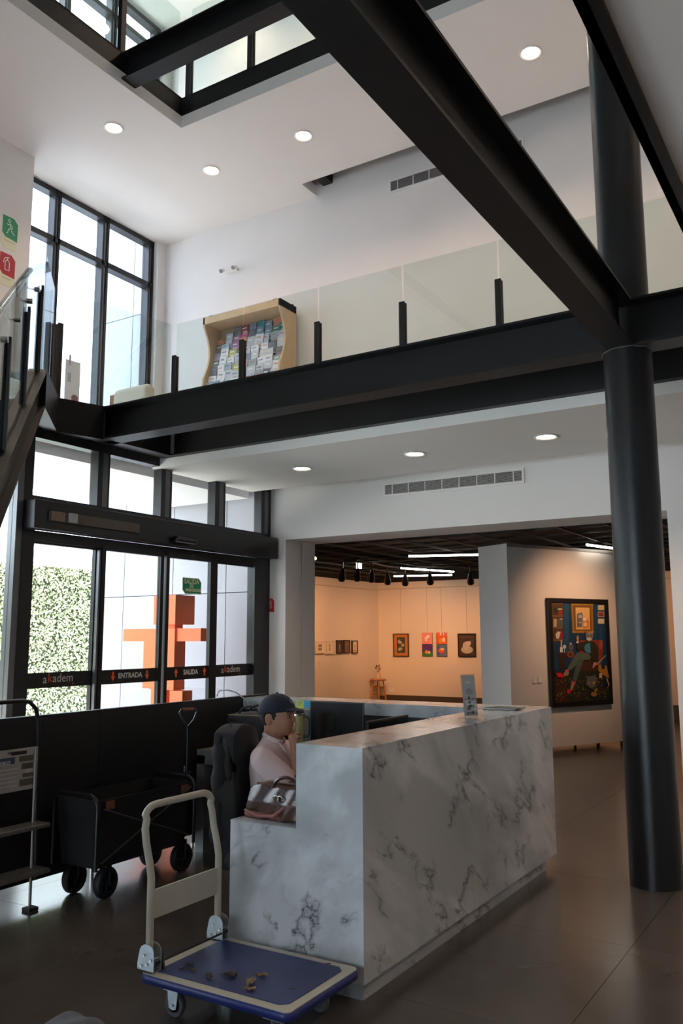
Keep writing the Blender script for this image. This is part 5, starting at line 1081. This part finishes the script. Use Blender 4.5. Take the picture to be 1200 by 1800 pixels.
def headf(X, Y, Z):
    d = s_ell(X, Y, Z, (-0.012, 0, 0.020), (0.096, 0.076, 0.100))
    d = smin(d, s_ell(X, Y, Z, (0.028, 0, -0.030), (0.056, 0.058, 0.072)), 0.03)
    d = smin(d, s_ell(X, Y, Z, (0.020, 0, -0.062), (0.050, 0.050, 0.034)), 0.02)           # jaw
    d = smin(d, s_ell(X, Y, Z, (0.058, 0, -0.082), (0.020, 0.024, 0.016)), 0.018)          # chin
    d = smin(d, s_cap(X, Y, Z, (0.072, 0, 0.016), (0.096, 0, -0.016), 0.007, 0.0095), 0.012)   # nose
    for s in (-1, 1):
        d = smin(d, s_ell(X, Y, Z, (0.090, 0.011*s, -0.021), (0.010, 0.008, 0.007)), 0.006)
        d = smin(d, s_cap(X, Y, Z, (0.074, 0.012*s, 0.022), (0.060, 0.046*s, 0.020), 0.008), 0.012)    # brow
        d = -smin(-d, s_ell(X, Y, Z, (0.080, 0.030*s, 0.004), (0.012, 0.015, 0.009)), 0.008)     # socket
        d = smin(d, s_ell(X, Y, Z, (0.052, 0.044*s, -0.022), (0.024, 0.016, 0.020)), 0.02)       # cheek
        ear = s_ell(X, Y, Z, (-0.032, 0.076*s, -0.010), (0.020, 0.009, 0.033), yaw=-0.35*s)
        ear = np.maximum(ear, -s_ell(X, Y, Z, (-0.026, 0.086*s, -0.006), (0.011, 0.006, 0.020)))
        d = smin(d, ear, 0.006)
    d = smin(d, s_ell(X, Y, Z, (0.080, 0, -0.043), (0.008, 0.022, 0.005)), 0.005)
    d = smin(d, s_ell(X, Y, Z, (0.078, 0, -0.054), (0.009, 0.019, 0.006)), 0.005)
    return d
def handf(X, Y, Z, W, K, palm_n, fingers, thumb):
    d = s_cap(X, Y, Z, W, K, 0.022, 0.026)
    for ch, r in fingers+[thumb]:
        for i in range(len(ch)-1): d = smin(d, s_cap(X, Y, Z, ch[i], ch[i+1], r*(1-.08*i), r*(1-.08*(i+1))), 0.004)
    return d
RK = (0.098, -0.030, -0.110)
FR = [([(0.092, -0.022, -0.098), (0.100, -0.012, -0.066), (0.1030, -0.006, -0.048), (0.1025, -0.002, -0.032)], 0.0088),
      ([(0.103, -0.036, -0.098), (0.128, -0.032, -0.082), (0.130, -0.008, -0.094), (0.112, -0.003, -0.104)], 0.0090),
      ([(0.106, -0.044, -0.114), (0.130, -0.042, -0.104), (0.132, -0.018, -0.116), (0.113, -0.012, -0.124)], 0.0086),
      ([(0.106, -0.050, -0.130), (0.126, -0.050, -0.124), (0.128, -0.030, -0.136), (0.112, -0.024, -0.140)], 0.0076)]
THR = ([(0.088, -0.030, -0.140), (0.070, -0.008, -0.122), (0.062, 0.004, -0.102), (0.064, 0.008, -0.086)], 0.0100)
LW0, LK = (0.33, 0.11, -0.392), (0.40, 0.08, -0.402)
FL = [([(0.405, 0.105-0.022*i, -0.402), (0.445-.004*abs(i-1), 0.098-0.024*i, -0.400), (0.468-.006*abs(i-1), 0.094-0.025*i, -0.408), (0.482-.008*abs(i-1), 0.090-0.026*i, -0.418)], 0.0085) for i in range(4)]
THL = ([(0.36, 0.13, -0.398), (0.385, 0.152, -0.402), (0.405, 0.160, -0.410)], 0.0098)
def bodyf(X, Y, Z):
    d = headf(X, Y, Z)
    d = smin(d, s_cap(X, Y, Z, (-0.025, 0, -0.06), (-0.052, 0, -0.185), 0.054, 0.060), 0.03)
    t = s_ell(X, Y, Z, (-0.040, 0, -0.300), (0.100, 0.165, 0.160)); t = smin(t, s_ell(X, Y, Z, (-0.025, 0, -0.480), (0.112, 0.150, 0.150)), 0.06)
    t = smin(t, s_ell(X, Y, Z, (-0.050, 0, -0.600), (0.118, 0.165, 0.095)), 0.06); t = smin(t, s_cap(X, Y, Z, (-0.030, -0.160, -0.212), (-0.030, 0.160, -0.212), 0.052), 0.05)
    d = smin(d, t, 0.04)
    for A in (ARM_R, ARM_L):
        d = smin(d, s_cap(X, Y, Z, A[0], A[1], 0.052, 0.040), 0.025); d = smin(d, s_cap(X, Y, Z, A[1], A[2], 0.040, 0.025), 0.012)
    for s in (-1, 1):
        d = smin(d, s_cap(X, Y, Z, (-0.04, 0.09*s, -0.615), (0.37, 0.115*s, -0.635), 0.080, 0.056), 0.04)
        d = smin(d, s_cap(X, Y, Z, (0.37, 0.115*s, -0.635), (0.36, 0.12*s, -1.07), 0.053, 0.036), 0.02)
        d = smin(d, s_cap(X, Y, Z, (0.33, 0.12*s, -1.110), (0.50, 0.125*s, -1.125), 0.032, 0.026), 0.02)
    return d
def bodyfull(X, Y, Z):
    d = bodyf(X, Y, Z)
    d = smin(d, handf(X, Y, Z, ARM_R[2], RK, None, FR, THR), 0.008)
    d = smin(d, handf(X, Y, Z, LW0, LK, None, FL, THL), 0.010)
    return d
# one continuous body surface: a fine grid for head and raised hand is used throughout the upper part
soft('body', bodyfull, (-0.26, -0.36, -1.165), (0.56, 0.36, 0.135), 0.0052, SKIN, man, T=TP)
for s in (-1, 1):
    soft('eye', lambda X, Y, Z: s_ell(X, Y, Z, (0.066, 0.030*s, 0.003), (0.010, 0.010, 0.007)), (.05, .030*s-.02, -.012), (.09, .030*s+.02, .02), 0.003, mat('eye_white', (0.40, 0.36, 0.33), 0.35), man, T=TP)
    soft('iris', lambda X, Y, Z: s_ell(X, Y, Z, (0.0735, 0.029*s, 0.003), (0.005, 0.0058, 0.0052)), (.07, .030*s-.01, -.006), (.085, .030*s+.01, .012), 0.0018, mat('iris_dark', (0.02, 0.012, 0.008), 0.2), man, T=TP)
    sbuild(B().tube([tp(TP, p) for p in ((0.083, 0.014*s, 0.026), (0.081, 0.030*s, 0.031), (0.066, 0.050*s, 0.026))], [0.003, 0.004, 0.002], 6), 'eyebrow', HAIR, man)
def hairf(X, Y, Z):
    d = s_ell(X, Y, Z, (-0.016, 0, 0.020), (0.101, 0.081, 0.104)); d = np.maximum(d, X-0.012+0.55*np.maximum(0.02-Z, 0)*0-0.0)
    cut = np.minimum(Z+0.055, 9)                                              # down to the nape
    d = np.maximum(d, -(Z+0.066)); side = np.sqrt((X+0.030)**2+(Z+0.012)**2)-0.032   # free the ear
    d = np.maximum(d, -np.maximum(side, -np.abs(Y)+0.05)); d = np.maximum(d, -(np.maximum(X+0.012, -(Z+0.040))*1.0)-9)
    low = np.maximum(X+0.048, Z+0.0)                                            # below ear level hair only behind the ear
    d = np.maximum(d, -np.maximum(-(X+0.048), Z+0.012)) if False else np.maximum(d, np.minimum(X+0.048, -(Z-0.000)))
    side_b = np.maximum(np.maximum(np.abs(X+0.004)-0.007, np.abs(Z-0.008)-0.022), s_ell(X, Y, Z, (-0.012, 0, 0.02), (0.100, 0.0795, 0.105)))
    return np.minimum(d, side_b)+0.0015*np.sin(300*X+200*Z)
soft('hair', hairf, (-.13, -.09, -.08), (.04, .09, .13), 0.004, HAIR, man, T=TP)
mo = [tp(TP, (0.086-.004*abs(k), 0.007*k, -0.034-0.0012*abs(k))) for k in range(-3, 4)]
sbuild(B().tube(mo, [0.001, .0025, .003, .002, .003, .0025, .001], 6), 'moustache', HAIR, man)
def capf(X, Y, Z):
    p = -0.10
    o = s_ell(X, Y, Z, (-0.012, 0, 0.030), (0.109, 0.088, 0.098)); i = s_ell(X, Y, Z, (-0.012, 0, 0.028), (0.103, 0.082, 0.092))
    d = np.maximum(o, -i); d = np.maximum(d, -(Z-0.026-0.10*(X-0.02)))
    bx_ = X-0.10; brim = np.abs(Z-(0.050-0.22*(X-0.085)-3.2*Y*Y))-0.0030; out = np.sqrt((np.maximum(X-0.070, 0)/0.078)**2+(Y/0.068)**2)-1
    br = np.maximum(np.maximum(brim, out*0.06), -(X-0.062)); br = np.maximum(br, -i)
    d = np.minimum(d, br); d = np.minimum(d, s_ell(X, Y, Z, (-0.012, 0, 0.130), (0.008, 0.008, 0.005)))
    return d
cp = soft('cap', capf, (-.13, -.10, 0.0), (.16, .10, .15), 0.0036, NAVY, man, T=TP)
lgv = []
for a in np.linspace(0, 2*PI, 14)[:-1]: lgv.append(tp(TP, (0.078+0.006*math.sin(a)*-1, 0.014*math.cos(a)-0.010, 0.088+0.012*math.sin(a))))
sbuild(B().tube(lgv, 0.0018, 5, close=True), 'cap_emblem', mat('white_thread', (0.6, 0.62, 0.66), 0.7), cp)
def fold(X, Y, Z): return 0.0045*np.sin(38*Z+26*X+10*np.sin(9*Y))*np.clip((-0.16-Z)*8, 0, 1)+0.003*np.sin(60*Y+25*Z)
def shirtf(X, Y, Z):
    t = s_ell(X, Y, Z, (-0.042, 0, -0.300), (0.112, 0.180, 0.170)); t = smin(t, s_ell(X, Y, Z, (-0.022, 0, -0.490), (0.128, 0.168, 0.150)), 0.06)
    t = smin(t, s_cap(X, Y, Z, (-0.034, -0.156, -0.212), (-0.034, 0.156, -0.212), 0.062), 0.045)
    t = smin(t, s_cap(X, Y, Z, (-0.030, 0, -0.10), (-0.050, 0, -0.19), 0.060, 0.072), 0.03)
    for A in (ARM_R, ARM_L):
        a = np.array(A[0]); c = np.array(A[1]); e_ = a+(c-a)*0.86; sl = s_cap(X, Y, Z, a, a+(c-a)*0.98, 0.064, 0.074)
        d_ = (c-a)/np.linalg.norm(c-a); cutp = (X-e_[0])*d_[0]+(Y-e_[1])*d_[1]+(Z-e_[2])*d_[2]
        sl = np.maximum(sl, cutp); sl = np.maximum(sl, -np.maximum(s_cap(X, Y, Z, a+(c-a)*.5, c, 0.062, 0.066), -(cutp+0.03)))
        t = smin(t, sl, 0.02)
    t = t+fold(X, Y, Z)
    t = np.maximum(t, Z+0.122+0.40*(X+0.04))                               # neckline, lower in front
    t = np.maximum(t, -(Z+0.62)); hole = s_cap(X, Y, Z, (-0.020, 0, -0.04), (-0.048, 0, -0.170), 0.058, 0.050)
    return np.maximum(t, -hole)
soft('shirt', shirtf, (-.27, -.36, -.66), (.26, .36, -.05), 0.0065, SHIRT, man, T=TP)
def colf(X, Y, Z):
    o = s_cap(X, Y, Z, (-0.016, 0, -0.085), (-0.048, 0, -0.165), 0.067, 0.073); i = s_cap(X, Y, Z, (-0.014, 0, -0.05), (-0.048, 0, -0.175), 0.061, 0.067)
    d = np.maximum(o, -i); d = np.maximum(d, Z+0.112+0.45*X); d = np.maximum(d, -(Z+0.150+0.55*X))
    return np.maximum(d, -(np.maximum(np.abs(Y)-0.018-0.0, -X+0.0)))
soft('collar', colf, (-.15, -.1, -.22), (.08, .1, -.04), 0.0038, COLR, man, T=TP)
sbuild(B().tube([tp(TP, p) for p in ((0.018, -0.052, -0.135), (0.040, -0.040, -0.165), (0.060, -0.020, -0.20), (0.072, 0.0, -0.24), (0.07, 0.01, -.30))], 0.006, 8), 'button_placket', COLR, man)
def trf(X, Y, Z):
    d = s_ell(X, Y, Z, (-0.050, 0, -0.600), (0.134, 0.180, 0.105))
    for s in (-1, 1):
        d = smin(d, s_cap(X, Y, Z, (-0.04, 0.09*s, -0.612), (0.37, 0.115*s, -0.632), 0.094, 0.072), 0.04)
        d = smin(d, s_cap(X, Y, Z, (0.375, 0.115*s, -0.632), (0.36, 0.12*s, -1.06), 0.070, 0.060), 0.02)
    d = d+0.004*np.sin(40*X+20*Z)
    return np.maximum(np.maximum(d, -(Z+1.07)), Z+0.545+0.0*X)
soft('trousers', trf, (-.27, -.24, -1.1), (.48, .24, -.5), 0.010, TRO, man, T=TP)
for s in (-1, 1):
    soft('shoe', lambda X, Y, Z: np.maximum(smin(s_cap(X, Y, Z, (0.325, 0.12*s, -1.095), (0.50, 0.126*s, -1.122), 0.048, 0.040), s_cap(X, Y, Z, (0.34, .12*s, -1.06), (0.34, .12*s, -1.1), 0.047), 0.02), -(Z+1.158)), (.25, .12*s-.07, -1.17), (.57, .12*s+.07, -1.0), 0.008, SHO, man, T=TP)
# ================================================================= folding wagon
FAB = mat('black_wagon_fabric', (0.010, 0.010, 0.011), 0.8, bump=0.15, bscale=200, noise=0.2); ORT = mat('orange_grip', (0.22, 0.07, 0.04), 0.5, noise=0.1)
wx0, wx1, wy0, wy1, wz = -4.50, -4.12, 3.80, 4.66, 0.61
wg = empty('folding_wagon', (-4.31, 4.23, 0), 'black folding fabric wagon with chunky wheels parked along the black panel', 'wagon')
b = B()
v = []; 
for (ins, z) in ((0.0, wz), (0.02, .40), (0.035, .22), (0.035, .20)):
    v += [(wx0+ins, wy0+ins, z), (wx1-ins, wy0+ins, z), (wx1-ins, wy1-ins, z), (wx0+ins, wy1-ins, z)]
f = [(4*k+i, 4*k+(i+1) % 4, 4*k+4+(i+1) % 4, 4*k+4+i) for k in range(3) for i in range(4)]+[(12, 13, 14, 15)]
b.add(v, f); n0_ = len(b.v)
v2 = [(x+(0.008 if x < -4.31 else -0.008), y+(0.008 if y < 4.23 else -0.008), z) for x, y, z in v]; b.add(v2, [tuple(q_[::-1]) for q_ in f])
b.add([v[0], v[1], v[2], v[3], v2[0], v2[1], v2[2], v2[3]], [(i, (i+1) % 4, 4+(i+1) % 4, 4+i) for i in range(4)]); b.build('fabric_tub', FAB, wg)
def rim(y0, y1, z0):
    return [(wx1+.005, y0, z0), (wx1+.005, y0, wz-.03), (wx1-.015, y0-.004, wz+.012), (wx1-.05, y0-.006, wz+.03), (wx0+.05, y0-.006, wz+.03), (wx0+.015, y0-.004, wz+.012), (wx0-.005, y0, wz-.03), (wx0-.005, y0, z0)]
sbuild(B().tube(rim(wy0-.005, 0, .20), .013, 10), 'end_frame', BLKMET, wg); sbuild(B().tube(rim(wy1+.012, 0, .20), .013, 10), 'end_frame', BLKMET, wg)
for a, c in (((wx1+.012, wy0+.03, .24), (wx1+.012, wy1-.03, .58)), ((wx1+.016, wy0+.03, .56), (wx1+.016, wy1-.03, .26)), ((wx0-.012, wy0+.03, .24), (wx0-.012, wy1-.03, .58)), ((wx0-.016, wy0+.03, .56), (wx0-.016, wy1-.03, .26))):
    sbuild(B().tube([a, c], .006, 8), 'cross_brace', mat('brace_grey', (0.06, 0.06, 0.06), 0.4, metal=0.5), wg)
for y, in ((wy0+.06,), (wy1-.12,)): B().obox((wx1+.003, y, wz-.06), (0.006, 0, 0), (0, .07, 0.0), (0, 0, .05)).build('corner_patch', ORT, wg)
text('lettering', 'MAC', 0.032, (wx1+.004, wy1-.25, wz-.075), (0, 1, 0), (0, 0, 1), mat('grey_print', (0.22, 0.22, 0.22), 0.6), wg)
TY_, HB = mat('wagon_tyre', (0.012, 0.012, 0.013), 0.6, noise=0.1), mat('wagon_spoke', (0.035, 0.035, 0.037), 0.5, noise=0.1)
for x, y, a in ((-4.19, 3.95, (1, .12, 0)), (-4.45, 3.93, (1, .12, 0)), (-4.21, 4.66, (1, .0, 0)), (-4.50, 4.66, (1, .0, 0))):
    w_ = wheel((x, y, .095), a, .095, .05, wg, TY_, HB, spokes=5)
    B().box(x-.03, x+.03, y-.02, y+.02, .17, .215).tube([(x-.034, y, .095), (x-.034, y, .18)], .008, 6).tube([(x+.034, y, .095), (x+.034, y, .18)], .008, 6).build('wheel_fork', BLKMET, wg)
hx_, hy_ = -4.22, wy1+.05
sbuild(B().tube([(hx_, hy_, .30), (hx_, hy_, .98)], .012, 10).tube([(hx_-.018, hy_, .55), (hx_-.018, hy_, .70)], .016, 8), 'pull_rod', BLKMET, wg)
sbuild(B().tube([(hx_, hy_, .97), (hx_+.028, hy_+.032, 1.02), (hx_+.038, hy_+.05, 1.075), (hx_+.028, hy_+.042, 1.092), (hx_-.028, hy_-.042, 1.092), (hx_-.038, hy_-.05, 1.075), (hx_-.028, hy_-.032, 1.02), (hx_, hy_, .97)], .009, 8), 'grip_loop', BLKMET, wg)
sbuild(B().tube([(hx_+.022, hy_+.033, 1.094), (hx_-.022, hy_-.033, 1.094)], .0125, 10), 'orange_grip', ORT, wg)
B().box(hx_-.03, hx_+.03, hy_-.02, hy_+.02, .60, .66).build('catch_block', BLKMET, wg)

# ================================================================= folded step ladder
ALU = mat('ribbed_aluminium', (0.30, 0.28, 0.25), 0.35, metal=0.7, noise=0.1, nscale=50)
ld = empty('step_ladder', (-4.44, 3.35, 0), 'folded step stool with black top loop and silver steps leaning by the black panel', 'ladder')
ly0, ly1, lx = 3.14, 3.585, -4.44
sbuild(B().tube([(lx, ly0, .5), (lx, ly0, 1.10), (lx, ly0+.02, 1.17), (lx, ly0+.07, 1.215), (lx, ly0+.13, 1.225), (lx, ly1-.13, 1.225), (lx, ly1-.07, 1.215), (lx, ly1-.02, 1.17), (lx, ly1, 1.10), (lx, ly1+.01, .8), (lx, ly1+.02, .5)], .013, 12), 'top_loop', BLKMET, ld)
for y in (ly0-.01, ly1+.02): sbuild(B().tube([(lx, y, .52), (lx+.01, y+.01, .16)], .012, 8), 'leg', BLKMET, ld)
for y in (ly0+.05, ly1-.03): 
    lg = sbuild(B().tube([(lx+.03, y, .94), (lx+.04, y, .02)], .009, 8), 'leg', ALU, ld); B().box(lx+.01, lx+.08, y-.035, y+.035, 0, .02, bev=.006).build('foot_cap', RUBBER, lg)
for z, w_ in ((.50, .12), (.24, .14)):
    s2 = B().box(lx-.01, lx+w_, ly0+.0, ly1+.03, z-.025, z, bev=.005).build('step', ALU, ld)
    rb_ = B()
    for k in range(7): rb_.box(lx+.004+.016*k, lx+.010+.016*k, ly0+.01, ly1+.02, z, z+.002)
    rb_.build('tread_rib', ALU, s2)
bo = Vector((lx+.012, ly0-.05, .70)); W2, H2 = ly1-ly0+.04, .245
B().obox(bo, (.012, 0, 0), (0, W2, 0), (0, 0, H2)).build('top_platform', mat('platform_plastic', (0.40, 0.35, 0.32), 0.5, noise=0.04), ld)
lp = [((0.42, 0.37, 0.34), rect(0, 0, W2, H2)), ((0.035, 0.06, 0.11), rect(.0, H2*.66, W2*.66, H2*.82)), ((0.10, 0.09, 0.08), rect(W2*.55, H2*.90, W2*.72, H2*.95)), ((0.01, 0.01, 0.01), rect(W2*.60, H2*.86, W2*.83, H2*.94)), ((0.11, 0.10, 0.08), rect(W2*.72, H2*.68, W2*.93, H2*.82)), ((0.10, 0.085, 0.07), rect(W2*.76, H2*.50, W2*.93, H2*.64)), ((0.55, 0.50, 0.47), rect(W2*.82, H2*.38, W2*.95, H2*.48)), ((0.14, 0.12, 0.10), rect(W2*.78, H2*.30, W2*.95, H2*.40)), ((0.13, 0.12, 0.09), rect(W2*.74, H2*.10, W2*.95, H2*.26))]
for k in range(34):
    y = H2*(.62-.0155*k); x = rg.uniform(.05, .12); lp.append((rg.choice([(0.20, 0.18, 0.17), (0.28, 0.25, 0.24), (0.16, 0.16, 0.18)]), rect(W2*x, y, W2*rg.uniform(.4, .72), y+.0016)))
for k in range(5): lp.append(((0.50, 0.46, 0.43), rect(W2*.05, H2*(.12+.1*k), W2*.70, H2*(.165+.1*k))))
for k in range(14): lp.append(((0.10, 0.09, 0.09), rect(W2*.93, H2*(.08+.06*k), W2*(.97+.02*(k % 2)), H2*(.086+.06*k))))
art('instruction_label', lp, bo+Vector((.0122, 0, 0)), (0, 1, 0), (0, 0, 1), ld, lift=0.0005)
text('lettering', 'COSCO', 0.026, bo+Vector((.0145, W2*.50, H2*.70)), (0, 1, 0), (0, 0, 1), SWH, ld, bold=0.0006)

# ================================================================= padded bag on the floor, lower left corner
PB = mat('slate_padded_fabric', (0.085, 0.095, 0.12), 0.6, noise=0.15, nscale=8, bump=0.2, bscale=160)
e = empty('padded_bag', (-2.72, 2.27, 0), 'grey-blue padded bag with white piping cut off by the lower left frame edge', 'bag')
PX, PY = -2.585, 2.29
soft('bag_body', lambda X, Y, Z: s_box(X, Y, Z, (PX, PY, 0.116), (0.120, 0.11, 0.114), 0.075)+0.006*np.sin(34*X-18*Y)*np.clip((Z-.1)*8, 0, 1)-0.03*np.clip((X-PX+.2)*.6, 0, .3), (PX-.26, PY-.24, -0.005), (PX+.26, PY+.24, .32), 0.010, PB, e)

B().tube([(PX+.121, PY+.02*k-.06, .12+.1*math.cos(.0)-.012*abs(k-1)) for k in range(5)], .004, 6).build('white_piping', mat('white_piping', (0.6, 0.6, 0.62), 0.6), e)
for c in [_tmpc]: bpy.data.collections.remove(c)
